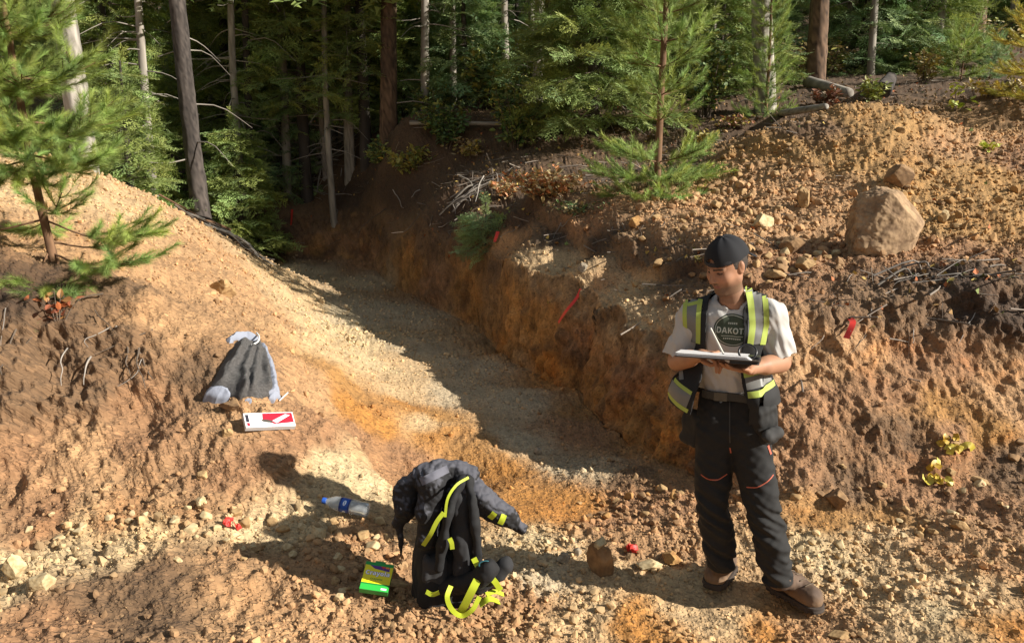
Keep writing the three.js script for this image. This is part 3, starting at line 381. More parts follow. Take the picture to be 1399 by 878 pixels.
function band(f, line, width, dir, off = 0.0025) {   // a strip of that width along a line of points, laid on f
  const c = new THREE.CatmullRomCurve3(line, false, 'catmullrom', 0.3), L = c.getLength(), n = Math.max(4, Math.round(L / 0.012));
  return wrap(f, (u, v) => { const p = c.getPointAt(v), t = c.getTangentAt(v), s = V(0, 0, 0).crossVectors(t, dir).normalize(); return p.addScaledVector(s, (u - 0.5) * width).addScaledVector(dir, -0.3); }, Math.max(3, Math.round(width / 0.007)), n, dir, off, 0.9);
}
// ---------------------------------------------------------------- trees
const UP = V(0, 1, 0), M4 = new THREE.Matrix4(), Q = new THREE.Quaternion(), E = new THREE.Euler();
const frameOf = (dir) => { const d = dir.clone().normalize(), a = Math.abs(d.y) > 0.95 ? V(1, 0, 0) : UP, s = V(0, 0, 0).crossVectors(a, d).normalize(), u = V(0, 0, 0).crossVectors(d, s); return [s, u, d]; };
function limb(pts, radii, sides = 7, bark, rough = 0.12, seg = 0) {   // a tapered, uneven branch or trunk along points
  const c = new THREE.CatmullRomCurve3(pts), n = seg || Math.max(3, pts.length * 3), pos = [], col = [], idx = [];
  const R = (t) => { if (!Array.isArray(radii)) return radii; const f = t * (radii.length - 1), i = Math.min(radii.length - 2, Math.floor(f)); return lerp(radii[i], radii[i + 1], f - i); };
  const p = V(0, 0, 0); let [s, u] = frameOf(c.getTangent(0));
  for (let i = 0; i <= n; i++) {
    const t = i / n; c.getPoint(t, p); const d = c.getTangent(t); u = V(0, 0, 0).crossVectors(d, s).normalize(); s = V(0, 0, 0).crossVectors(u, d).normalize();
    const r = R(t);
    for (let k = 0; k < sides; k++) {
      const a = k / sides * Math.PI * 2, ca = Math.cos(a), sa = Math.sin(a), nn = noise(ca * 1.6 / Math.max(0.05, r) * r * 2 + p.x * 3, p.y * (r > 0.06 ? 2.5 : 7), sa * 3 + p.z * 3), rr = r * (1 + rough * 2 * nn + (r > 0.05 ? 0.09 * (0.4 - Math.abs(noise(ca * 4.5 + 9, p.y * 2.2, sa * 4.5))) + 0.05 * noise(ca * 9, p.y * 14, sa * 9) : 0));
      pos.push(p.x + (s.x * ca + u.x * sa) * rr, p.y + (s.y * ca + u.y * sa) * rr, p.z + (s.z * ca + u.z * sa) * rr);
      if (bark) { const b = bark(t, ca, sa, p, nn); col.push(b[0], b[1], b[2]); }
    }
  }
  for (let i = 0; i < n; i++) for (let k = 0; k < sides; k++) { const a = i * sides + k, b = i * sides + (k + 1) % sides; idx.push(a, b, a + sides, b, b + sides, a + sides); }
  for (const e of [0, n]) { const q = c.getPoint(e / n), v = pos.length / 3; pos.push(q.x, q.y, q.z); if (bark) col.push(...bark(e / n, 0, 0, q, 0)); for (let k = 0; k < sides; k++) { const a = e * sides + k, b = e * sides + (k + 1) % sides; e ? idx.push(a, b, v) : idx.push(b, a, v); } }
  const g = new THREE.BufferGeometry();
  g.setAttribute('position', new THREE.Float32BufferAttribute(pos, 3));
  if (bark) g.setAttribute('color', new THREE.Float32BufferAttribute(col, 3));
  g.setIndex(idx); g.computeVertexNormals();
  return g;
}
const barkOf = (a, b, vertical = 3) => (t, ca, sa, p, n) => { const k = clamp(0.5 + 0.7 * noise(ca * 5 + p.x * 7, p.y * vertical * 3, sa * 5 + p.z * 7) + 0.35 * noise(ca * 13, p.y * 25, sa * 13)), m = 0.75 + 0.5 * noise(p.x, p.y * 0.8, p.z + ca); return [0, 1, 2].map((i) => lerp(a[i], b[i], k) * clamp(m, 0.55, 1.3)); };
const barkMat = std(0xffffff, 0.95, { vertexColors: true });
const BARK = {
  grey: barkOf([0.018, 0.014, 0.012], [0.13, 0.105, 0.09]), dark: barkOf([0.03, 0.024, 0.02], [0.11, 0.09, 0.075]), brown: barkOf([0.03, 0.017, 0.01], [0.24, 0.145, 0.085]), pale: barkOf([0.2, 0.17, 0.14], [0.5, 0.45, 0.38], 1.5), white: barkOf([0.1, 0.085, 0.07], [0.6, 0.55, 0.47], 1.2), twig: barkOf([0.09, 0.065, 0.045], [0.2, 0.15, 0.11]), dead: barkOf([0.2, 0.175, 0.15], [0.5, 0.44, 0.38]), pine: barkOf([0.12, 0.06, 0.03], [0.27, 0.15, 0.08]),
};
function leafMat(r, g, b, through = 0.35) { return phys(C(r, g, b), 0.75, { transmission: through, thickness: 0, side: THREE.DoubleSide, specularIntensity: 0.5 }); }
const needleMat = { pine: leafMat(0.3, 0.4, 0.1, 0.45), fir: leafMat(0.27, 0.35, 0.1, 0.4), firBlue: leafMat(0.25, 0.36, 0.15, 0.4), larch: leafMat(0.55, 0.5, 0.09, 0.45) };
const tri = (pos, a, b, c) => pos.push(a.x, a.y, a.z, b.x, b.y, b.z, c.x, c.y, c.z);
function soup(pos) { const g = new THREE.BufferGeometry(); g.setAttribute('position', new THREE.Float32BufferAttribute(pos, 3)); g.computeVertexNormals(); return g; }
function brushGeo(seed, n, len, needle, width) {   // a pine shoot along +z, needles all round it
  const r = RNG(seed), pos = [];
  for (let i = 0; i < n; i++) {
    const t = Math.pow(i / n, 0.85), a = r() * 6.283, el = r.r(0.75, 1.35) * (1 - 0.5 * t), z = t * len, L = needle * r.r(0.75, 1.15), d = V(Math.cos(a) * Math.sin(el), Math.sin(a) * Math.sin(el), Math.cos(el)), o = V(0, 0, z), s = V(-Math.sin(a), Math.cos(a), 0).multiplyScalar(width / 2), tip = o.clone().addScaledVector(d, L); tip.y -= L * 0.06;
    tri(pos, o.clone().sub(s), o.clone().add(s), tip);
  }
  return soup(pos);
}
function sprayGeo(seed, len, blade, width, n) {   // a flat fir spray along +z: side twigs dressed with blades
  const r = RNG(seed), pos = [];
  for (let i = 0; i < n; i++) {
    const t = (i + r()) / n, side = i % 2 ? 1 : -1, z = t * len, reach = len * 0.5 * Math.sin(Math.PI * (0.18 + 0.72 * t)), ang = r.r(0.7, 1.0);
    const d = V(side * Math.sin(ang), r.r(-0.25, 0.12), Math.cos(ang)), o = V(0, 0, z), m = Math.max(2, Math.round(reach / blade * 1.7));
    for (let k = 0; k < m; k++) {
      const q = o.clone().addScaledVector(d, reach * (k + 0.3) / m), s2 = k % 2 ? 1 : -1, e = d.clone().applyAxisAngle(UP, s2 * r.r(0.35, 0.8)); e.y += r.r(-0.15, 0.3);
      const w = V(0, 0, 0).crossVectors(e, UP).normalize().multiplyScalar(width / 2); w.y += r.r(-0.3, 0.3) * width;
      tri(pos, q.clone().sub(w), q.clone().add(w), q.clone().addScaledVector(e, blade * r.r(0.8, 1.3)));
    }
  }
  for (let k = 0; k < 5; k++) { const q = V(0, 0, len * (0.5 + k * 0.1)), e = V(r.r(-0.5, 0.5), r.r(0, 0.4), 1), w = V(width / 2, 0, 0); tri(pos, q.clone().sub(w), q.clone().add(w), q.clone().addScaledVector(e, blade)); }
  return soup(pos);
}
const PINE_BRUSH = brushGeo(5, 170, 0.2, 0.09, 0.003), PINE_BRUSH_FAR = brushGeo(6, 70, 0.19, 0.095, 0.006), FIR_SPRAY = sprayGeo(7, 0.42, 0.055, 0.022, 16), FIR_FINE = sprayGeo(8, 0.26, 0.03, 0.012, 16), CROWN_SPRAY = sprayGeo(9, 0.9, 0.2, 0.09, 12);
function instanced(name, geo, mat, list, parent, tints) {   // list of [position, direction, size, roll]
  const m = shade(new THREE.InstancedMesh(geo, mat, list.length)); m.name = name; m.userData.kind = 'stuff';
  const col = new THREE.Color(), r = RNG(list.length + 3);
  list.forEach(([p, d, size, roll = 0, squash = 1], i) => {
    const [s, u, f] = frameOf(d); M4.makeBasis(s, u, f); Q.setFromRotationMatrix(M4).multiply(new THREE.Quaternion().setFromAxisAngle(V(0, 0, 1), roll));
    m.setMatrixAt(i, M4.compose(p, Q, V(size, size * squash, size)));
    if (tints) m.setColorAt(i, tints(col, r, p));
  });
  parent.add(m);
  return m;
}
const greenTint = (c, r, p) => { const k = r.r(0.65, 1.35), y = r.r(-0.12, 0.18); return c.setRGB(k * (1 + y), k, k * (1 - y)); };
// a fir or spruce with its foliage down to near the ground
function makeFir(seed, H, spread, opts = {}) {
  const r = RNG(seed), root = new THREE.Group(), { bare = 0.25, spray = FIR_SPRAY, mat = needleMat.fir, droop = 0.35, dense = 1, bark = BARK.dark, trunk = 0.011 * H + 0.03, cut = 1e9, gap = 0.34 } = opts;
  const lean = r.r(-0.02, 0.02) * H, top = V(lean, H, r.r(-0.02, 0.02) * H);
  part('trunk', limb([V(0, -0.3, 0), V(0, H * 0.3, 0), V(lean * 0.5, H * 0.65, top.z * 0.5), top], [trunk * 1.25, trunk, trunk * 0.6, 0.012], 9, bark, 0.1, 22), barkMat, root);
  const geos = [], list = [];
  for (let y = bare; y < H - 0.1; y += gap * r.r(0.7, 1.2) * (0.6 + 0.4 * (1 - y / H))) {
    const f = 1 - y / H, L0 = spread * Math.pow(f, 0.75) * (y < H * 0.12 ? 0.85 : 1), n = Math.round(r.r(4.5, 7)), a0 = r() * 6.28, tx = lean * Math.pow(y / H, 1.5);
    for (let k = 0; k < n; k++) {
      const a = a0 + k / n * 6.283 + r.r(-0.3, 0.3), L = L0 * r.r(0.6, 1.15), dx = Math.cos(a), dz = Math.sin(a), dr = droop * L * r.r(0.5, 1.2), up = 0.12 * L;
      const pts = [V(tx, y, 0), V(tx + dx * L * 0.5, y - dr * 0.35 + up * 0.3, dz * L * 0.5), V(tx + dx * L, y - dr + up, dz * L)];
      if (y < cut) geos.push(limb(pts, [0.006 + L * 0.008, 0.003], 3, BARK.twig, 0.05, 3));
      const c = new THREE.CatmullRomCurve3(pts), step = (y > cut ? 0.6 : 0.125) / dense;
      for (let d = 0.12 * L + 0.05; d < L; d += step * r.r(0.7, 1.3)) {
        const t = d / L, p = c.getPoint(t), w = (1 - t) * L * 0.42 + 0.1;
        for (const s of [-1, 1]) { const off = r() * w; list.push([p.clone().add(V(-dz * s * off, r.r(-0.06, 0.05) - off * 0.15, dx * s * off)), V(dx * r.r(0.4, 1) - dz * s * r.r(0.2, 1), r.r(-0.6, 0.2), dz * r.r(0.4, 1) + dx * s * r.r(0.2, 1)), (y > cut ? 2.0 : 1) * r.r(0.7, 1.25), r.r(-0.9, 0.9)]); }
      }
      list.push([c.getPoint(0.93), V(dx, -0.1, dz), r.r(0.8, 1.2), r.r(-0.3, 0.3)]);
    }
  }
  for (let k = 0; k < 5; k++) list.push([V(top.x, H - 0.05 - k * 0.06, top.z), V(r.r(-0.3, 0.3), 1, r.r(-0.3, 0.3)), 0.7, r() * 6]);
  if (geos.length) part('limbs', mergeGeometries(geos), barkMat, root).userData.kind = 'stuff';
  instanced('crown', spray, mat, list, root, greenTint);
  return root;
}
// a mature conifer: bare trunk with dead stubs below, crown above
function makeTall(seed, H, R, bark, opts = {}) {
  const r = RNG(seed), root = new THREE.Group(), { lean = 0, crownFrom = 6, crownR = 2.0, stubs = 14, crown = true, bend = 0.1 } = opts;
  const pts = []; for (let i = 0; i <= 6; i++) { const t = i / 6; pts.push(V(lean * t * H + bend * Math.sin(t * 7 + seed) * 0.6, t * H - 0.4 * (i === 0), bend * Math.cos(t * 5 + seed) * 0.4)); }
  part('trunk', limb(pts, [R * 1.18, R * 0.98, R * 0.92, R * 0.82, R * 0.65, R * 0.4, 0.03], opts.fine ? 30 : 12, bark, 0.06, opts.fine ? 190 : 60), barkMat, root);
  const c = new THREE.CatmullRomCurve3(pts), geos = [], list = [];
  for (let k = 0; k < stubs; k++) {
    const t = r.r(0.06, 0.55), p = c.getPoint(t), a = r() * 6.283, L = r.r(0.25, 1.3), dx = Math.cos(a), dz = Math.sin(a);
    geos.push(limb([p, p.clone().add(V(dx * L * 0.5, r.r(-0.1, 0.06), dz * L * 0.5)), p.clone().add(V(dx * L, -r.r(0.05, 0.5) * L, dz * L))], [0.016, 0.004], 5, BARK.dead, 0.1, 5));
  }
  if (geos.length) part('dead_branch', mergeGeometries(geos), barkMat, root).userData.kind = 'stuff';
  if (crown) {
    for (let y = crownFrom; y < H; y += 0.42) {
      const f = (H - y) / (H - crownFrom), L0 = crownR * Math.pow(Math.max(f, 0), 0.6) + 0.15, o = c.getPoint(y / H), n = 6;
      for (let k = 0; k < n; k++) { const a = r() * 6.283, L = L0 * r.r(0.6, 1.15); for (let d = 0.2; d < L; d += 0.42) list.push([V(o.x + Math.cos(a) * d + r.n() * 0.15, y - d * 0.28 + r.n() * 0.1, o.z + Math.sin(a) * d + r.n() * 0.15), V(Math.cos(a) + r.n() * 0.6, r.r(-0.4, 0.1), Math.sin(a) + r.n() * 0.6), r.r(0.7, 1.2), r.r(-0.6, 0.6)]); }
    }
    instanced('crown', CROWN_SPRAY, needleMat.fir, list, root, greenTint);
  }
  return root;
}
function plant(root, name, label, category, pos, turn = 0, scale = 1, group) { root.name = numbered(name); root.position.copy(pos); root.rotation.y = turn; root.scale.setScalar(scale); root.userData = { label, category }; if (group) root.userData.group = group; scene.add(root); return root; }
const onGround = (x, z, sink = 0.02) => V(x, baseY(x, z) - sink, z);
const along = (px, t) => { const p = at(px, PH / 2, t); return onGround(p.x, p.z); };

// a young long-needled pine: every branch its own part with its needles
function pineBranch(r, parent, pts, opts) {   // pts: axis of the branch in the tree's own frame
  const { brush = PINE_BRUSH, size = 1, twigs = 5, twigL = 0.22, rad = 0.009, mat = needleMat.pine, from = 0.3 } = opts;
  const c = new THREE.CatmullRomCurve3(pts), L = c.getLength(), geos = [limb(pts, [rad, rad * 0.45], 5, BARK.pine, 0.08, 8)], list = [];
  const dress = (q, l, a0) => { const n = Math.max(1, Math.round(l * (1 - a0) / (0.105 * size))); for (let i = 0; i <= n; i++) { const t = a0 + (1 - a0) * i / n; list.push([q.getPoint(Math.min(t, 0.985)), q.getTangent(Math.min(t, 0.985)).add(V(r.n() * 0.15, r.n() * 0.15 + 0.06, r.n() * 0.15)), size * r.r(0.75, 1.1) * (i === n ? 1 : 0.9), r() * 6]); } };
  dress(c, L, from);
  for (let k = 0; k < twigs; k++) {
    const t = lerp(from * 0.8, 0.92, (k + r()) / twigs), p = c.getPoint(t), tan = c.getTangent(t), side = V(0, 0, 0).crossVectors(tan, UP).normalize().multiplyScalar(k % 2 ? 1 : -1), l = twigL * r.r(0.6, 1.2) * (1.1 - 0.5 * t), e = p.clone().addScaledVector(tan, l * 0.75).addScaledVector(side, l * r.r(0.4, 0.9)).add(V(0, l * r.r(-0.05, 0.45), 0));
    const q = new THREE.CatmullRomCurve3([p, p.clone().lerp(e, 0.55).add(V(0, -0.015, 0)), e]);
    geos.push(limb(q.points, [rad * 0.5, rad * 0.3], 4, BARK.pine, 0.05, 4));
    dress(q, l, 0.12);
  }
  const b = part('branch', mergeGeometries(geos), barkMat, parent);
  instanced('needles', brush, mat, list, b, greenTint);
}
function makePine(seed, trunkPts, r0, whorls, opts = {}) {   // whorls: [height share, branches, length, rise, droopEnd]
  const r = RNG(seed), root = new THREE.Group(), c = new THREE.CatmullRomCurve3(trunkPts);
  part('trunk', limb(trunkPts, [r0, r0 * 0.8, r0 * 0.4], 9, BARK.pine, 0.08, 40), barkMat, root);
  for (const [t, n, L, rise, a0 = r() * 6] of whorls) for (let k = 0; k < n; k++) {
    const o = c.getPoint(t), a = a0 + k / n * 6.283 + r.r(-0.25, 0.25), l = L * r.r(0.75, 1.2), dx = Math.cos(a), dz = Math.sin(a), ri = rise * r.r(0.7, 1.3);
    pineBranch(r, root, [o, o.clone().add(V(dx * l * 0.5, l * ri * 0.35, dz * l * 0.5)), o.clone().add(V(dx * l, l * ri, dz * l))], { twigs: Math.round(l / 0.11), twigL: l * 0.42, ...opts });
  }
  return root;
}
// ---- the little pine on the left bank
{
  const base = hit(74, 362), H = 3.1, d = base.t / FPX, X = (px) => (px - 74) * d, Y = (py) => (362 - py) * d * 1.0;
  const tp = [V(0.02, -0.25, 0), V(0, 0, 0), V(X(64), Y(250), 0.02), V(X(52), Y(100), 0), V(X(44), Y(0), -0.02), V(X(36), Y(-160), 0)];
  const root = new THREE.Group(), r = RNG(41), c = new THREE.CatmullRomCurve3(tp);
  part('trunk', limb(tp, [0.034, 0.031, 0.027, 0.022, 0.017, 0.008], 10, BARK.pine, 0.08, 50), barkMat, root);
  // [start px, py on the trunk, end px, py, end depth towards the viewer, twigs]
  const B = [[72, 345, 195, 352, .25, 6], [72, 350, -30, 372, .1, 6], [70, 330, 180, 318, -.1, 5], [72, 352, 110, 385, .45, 5], [70, 348, 30, 395, .5, 5], [66, 300, 205, 318, .1, 6], [66, 290, 120, 262, .25, 4], [65, 285, 30, 320, -.3, 4], [64, 250, 105, 240, .3, 3], [70, 340, 60, 450, .55, 5], [66, 300, -60, 300, .2, 5],
    [60, 225, 175, 222, .2, 8], [60, 225, 20, 235, .45, 7], [60, 220, -70, 215, .1, 8], [60, 215, 110, 215, -.45, 6], [60, 222, 90, 235, .5, 7], [60, 220, 0, 200, -.4, 7],
    [57, 180, 190, 168, .1, 9], [57, 178, 150, 195, .45, 8], [57, 178, -50, 165, .2, 8], [57, 175, 20, 180, .55, 7], [57, 172, 120, 150, -.5, 7], [57, 175, -20, 140, -.4, 7], [57, 178, 80, 190, .6, 7],
    [53, 128, 165, 100, .15, 9], [53, 125, 120, 120, .45, 8], [53, 122, -40, 105, .2, 8], [53, 120, 20, 120, .5, 8], [53, 118, 100, 85, -.45, 7], [53, 118, -10, 75, -.4, 7], [53, 124, 70, 130, .55, 7],
    [48, 70, 140, 38, .15, 8], [48, 68, 95, 50, .42, 8], [48, 66, -30, 35, .15, 8], [48, 64, 20, 55, .45, 7], [48, 62, 90, 15, -.4, 6], [48, 62, 5, 10, -.4, 6],
    [44, 15, 120, -20, .1, 7], [44, 12, 80, -10, .38, 7], [44, 10, -25, -25, .1, 7], [44, 8, 15, -15, .4, 7], [42, -40, 95, -80, .1, 6], [42, -40, 0, -80, .2, 6], [42, -45, 50, -90, .35, 6]];
  for (const [x0, y0, x1, y1, dz, tw] of B) {
    const a = V(X(x0), Y(y0), 0), b = V(X(x0 + (x1 - x0) * (y0 > 240 ? 1.05 : 0.9)), Y(y1), dz * 1.0), m = a.clone().lerp(b, 0.5).add(V(0, -0.03 - 0.05 * r(), 0));
    pineBranch(r, root, [a, m, b], { twigs: tw + 1, twigL: 0.24 * (0.7 + a.distanceTo(b) * 0.5), from: y0 > 240 ? 0.4 : 0.22, rad: 0.008, size: 0.88 });
  }
  plant(root, 'young_pine', 'young long-needled pine growing at the edge of the cut bank, red leaves under it', 'tree', base);
}
// ---- the taller young pine behind the trench, and the slim one beside the pale leaning trunk
{
  const base = hit(897, 262), s = base.t / FPX, H = 330 * s + 0.2;
  const w = []; const r = RNG(9);
  for (const [t, n, L, rise] of [[.04, 6, .62, .02], [.09, 7, .68, .1], [.15, 5, .6, .22], [.28, 4, .45, .4], [.36, 5, .52, .35], [.45, 6, .62, .32], [.53, 6, .62, .36], [.62, 6, .62, .4], [.7, 6, .58, .45], [.78, 6, .52, .5], [.86, 5, .46, .55], [.93, 5, .36, .7], [.985, 5, .25, 1]]) w.push([t, n, L * (t < 0.2 ? 0.92 : 0.74), rise]);
  const t = makePine(33, [V(0, -0.2, 0), V(0.01, H * 0.33, 0), V(0.03, H * 0.7, 0), V(0.04, H, 0)], 0.045, w, { brush: PINE_BRUSH_FAR, size: 1.0, rad: 0.009, from: 0.25 });
  plant(t, 'young_pine', 'bright green young pine with a reddish stem on the bank behind the trench', 'tree', base);
  const b2 = hit(1046, 160), s2 = b2.t / FPX, H2 = 175 * s2, w2 = [];
  for (let k = 0; k < 10; k++) w2.push([0.06 + k * 0.1, 4, 0.36 - k * 0.018, 0.35 + k * 0.06]);
  const t2 = makePine(35, [V(0, -0.2, 0), V(0, H2 * 0.5, 0), V(-0.03, H2, 0)], 0.03, w2, { brush: PINE_BRUSH_FAR, size: 0.95, from: 0.2, rad: 0.006 });
  plant(t2, 'young_pine', 'slim young pine just right of the pale leaning trunk', 'tree', b2);
  const b3 = hit(1312, 112), t3 = makePine(36, [V(0, -0.1, 0), V(0.02, 0.4, 0), V(0, 0.75, 0)], 0.016, [[.2, 4, .34, .2], [.45, 4, .34, .4], [.7, 4, .28, .6], [.97, 4, .18, 1]], { brush: PINE_BRUSH_FAR, size: 1.1, from: 0.2 });
  plant(t3, 'pine_sapling', 'small pine sapling under the brown trunk at the top of the right slope', 'sapling', b3);
  const b4 = hit(1352, 108), t4 = makePine(37, [V(0, -0.1, 0), V(0.02, 0.3, 0), V(0, 0.55, 0)], 0.013, [[.15, 4, .28, .25], [.4, 4, .28, .4], [.65, 4, .24, .6], [.95, 4, .16, 1]], { brush: PINE_BRUSH_FAR, size: 1.05, from: 0.2, mat: needleMat.firBlue });
  plant(t4, 'pine_sapling', 'lowest bluish sapling between the pine sapling and the yellow larch', 'sapling', b4);
  const b5 = hit(1418, 140, 6), t5 = makePine(38, [V(0, -0.1, 0), V(-0.05, 0.6, 0), V(-0.12, 1.3, 0)], 0.018, [[.12, 5, .6, .1], [.35, 5, .66, .18], [.6, 5, .55, .3], [.82, 4, .42, .5], [.97, 3, .25, 1]], { brush: PINE_BRUSH_FAR, size: 0.8, from: 0.1, mat: needleMat.larch });
  plant(t5, 'larch', 'yellowing larch with soft feathery branches at the right edge', 'tree', b5);
}
// ---- trunks one can tell apart
const tall = (seed, px, py, H, wPx, bark, label, opts = {}) => { const p = hit(px, py, 6); if (opts.t) p.copy(along(px, opts.t)), p.t = opts.t; return plant(makeTall(seed, H, wPx * 0.46 * p.t / FPX, bark, { ...opts, fine: true }), opts.name || 'conifer', label, 'tree', p, opts.turn || 0); };
tall(2, 134, 243, 11, 30, BARK.white, 'pale grey trunk rising behind the left spoil heap, partly hidden by the little pine', { t: 10.2, lean: -0.012, stubs: 4, crownFrom: 8, crownR: 1.1 });
tall(3, 287, 293, 11, 23, BARK.grey, 'thick dark grey trunk standing at the far left of the trench end', { t: 14.6, lean: -0.02, stubs: 10, crownFrom: 8, crownR: 1.1 });
tall(4, 362, 285, 11, 10, BARK.dark, 'thin dark trunk next to the far end of the trench', { t: 16.9, stubs: 24, crownFrom: 4.6, crownR: 1.5 });
tall(5, 490, 200, 11, 13, BARK.pale, 'thin pale grey trunk with a tangle of dead twigs at its foot', { t: 17.5, stubs: 46, crownFrom: 3.8, crownR: 1.6, lean: -0.012 });
tall(6, 538, 190, 11, 22, BARK.brown, 'brown trunk lit along one side behind the yellow bushes', { t: 16.6, stubs: 6, crownFrom: 6, lean: 0.012 });
tall(7, 775, 140, 11, 31, BARK.brown, 'broad brown trunk behind the dark fir', { t: 17.5, stubs: 6, crownFrom: 8, crownR: 1.0 });
tall(8, 746, 150, 11, 12, BARK.brown, 'slender brown trunk beside the broad brown trunk behind the dark fir', { t: 17, stubs: 16, crownFrom: 8, crownR: 0.9 });
tall(9, 1030, 150, 11, 26, BARK.white, 'pale whitish leaning trunk among yellow-green leaves', { t: 14.2, lean: -0.09, stubs: 3, crownFrom: 9.5, crownR: 1.3 });
tall(10, 1092, 112, 11, 24, BARK.brown, 'reddish brown trunk standing by the grey log on the right', { t: 16.4, stubs: 6, crownFrom: 9.5, crownR: 1.3 });
tall(11, 1289, 62, 12, 22, BARK.brown, 'brown trunk at the top of the right slope above the saplings', { t: 20.5, stubs: 4, crownFrom: 9.5, crownR: 1.3 });
tall(12, 1196, 70, 12, 9, BARK.grey, 'thin grey trunk between the dense firs at the upper right', { t: 22, stubs: 12, crownFrom: 9.5, crownR: 1.3 });
tall(13, 1356, 60, 12, 9, BARK.pale, 'thin pale trunk behind the yellow larch', { t: 23, stubs: 10, crownFrom: 9.5, crownR: 1.3 });
tall(14, 196, 130, 9, 8, BARK.dead, 'dead pale pole of a trunk in the shade between two firs', { t: 18.5, stubs: 30, crown: false });
tall(15, 425, 190, 10, 8, BARK.dead, 'dead slim trunk left of the pale grey trunk with twigs', { t: 18.4, stubs: 44, crown: false });
tall(16, 455, 195, 10, 7, BARK.dead, 'dead slim reddish trunk touching the tangle of dead twigs', { t: 17.9, stubs: 44, crown: false });
// ---- firs one can tell apart
const firLabel = [];
const fir = (seed, px, t, H, spread, label, opts) => plant(makeFir(seed, H, spread, opts), 'fir', label, 'tree', along(px, t), seed);
fir(50, 805, 14.6, 6.3, 1.75, 'large dark fir sweeping down to the bank behind the young pine', { bare: 0.35, dense: 1.25, cut: 5.2 });
fir(51, 640, 17.5, 3.3, 1.2, 'mid green fir standing right of the brown trunk lit along one side', { mat: needleMat.firBlue, bare: 0.1, cut: 6 });
fir(52, 185, 16.5, 6.6, 1.5, 'dark fir behind the pale trunk on the left', { bare: 0.5, cut: 5.4 });
fir(53, 330, 18.5, 6.8, 1.6, 'bushy green fir between the thick dark trunk and the thin dark trunk', { bare: 0.4, cut: 6 });
fir(54, 428, 17.4, 7, 1.7, 'dense fir above the dead slim trunks', { bare: 2.0, cut: 6.4, droop: 0.45 });
fir(55, 508, 17.2, 7, 1.2, 'narrow fir with hanging branches left of the lit brown trunk', { bare: 2.1, cut: 6, droop: 0.6 });
fir(56, 1150, 18.5, 6, 1.5, 'dense bluish fir right of the reddish brown trunk', { mat: needleMat.firBlue, bare: 0.1, cut: 6.2 });
fir(57, 1225, 19, 6, 1.4, 'dense dark fir beside the thin grey trunk', { bare: 0.1, cut: 6.2 });
fir(58, 705, 18.8, 3.2, 1.0, 'young fir with pale tips behind the leafy shrubs in the middle', { mat: needleMat.firBlue, bare: 0.05 });
fir(59, 590, 19.5, 3.6, 1.1, 'young fir close behind the lit brown trunk', { mat: needleMat.firBlue, bare: 0.05 });
fir(60, 965, 16.5, 3.4, 1.4, 'green fir hidden behind the bright young pine', { bare: 0.1, cut: 5.5 });
fir(61, 1390, 22, 6, 1.6, 'dark fir behind the yellow larch at the edge', { bare: 0.1, cut: 6.5 });
fir(63, 338, 15.8, 2.4, 0.8, 'small bright fir right beside the thick dark trunk', { bare: 0.05, spray: FIR_SPRAY });
fir(64, 196, 14.2, 2.6, 0.75, 'small fir half hidden behind the crest of the left heap', { bare: 0.05 });
fir(65, 398, 17.8, 2.2, 0.8, 'small fir behind the thin dark trunk at the trench end', { bare: 0.05, mat: needleMat.firBlue });
fir(66, 560, 18.3, 2.6, 0.9, 'small bluish fir between the lit brown trunk and the leafy bushes', { bare: 0.05, mat: needleMat.firBlue });
fir(62, 664, 11.0, 0.62, 0.33, 'tiny fir seedling at the lip of the trench wall', { bare: 0.04, spray: FIR_FINE, mat: needleMat.firBlue, gap: 0.12, trunk: 0.012, dense: 1.2 });
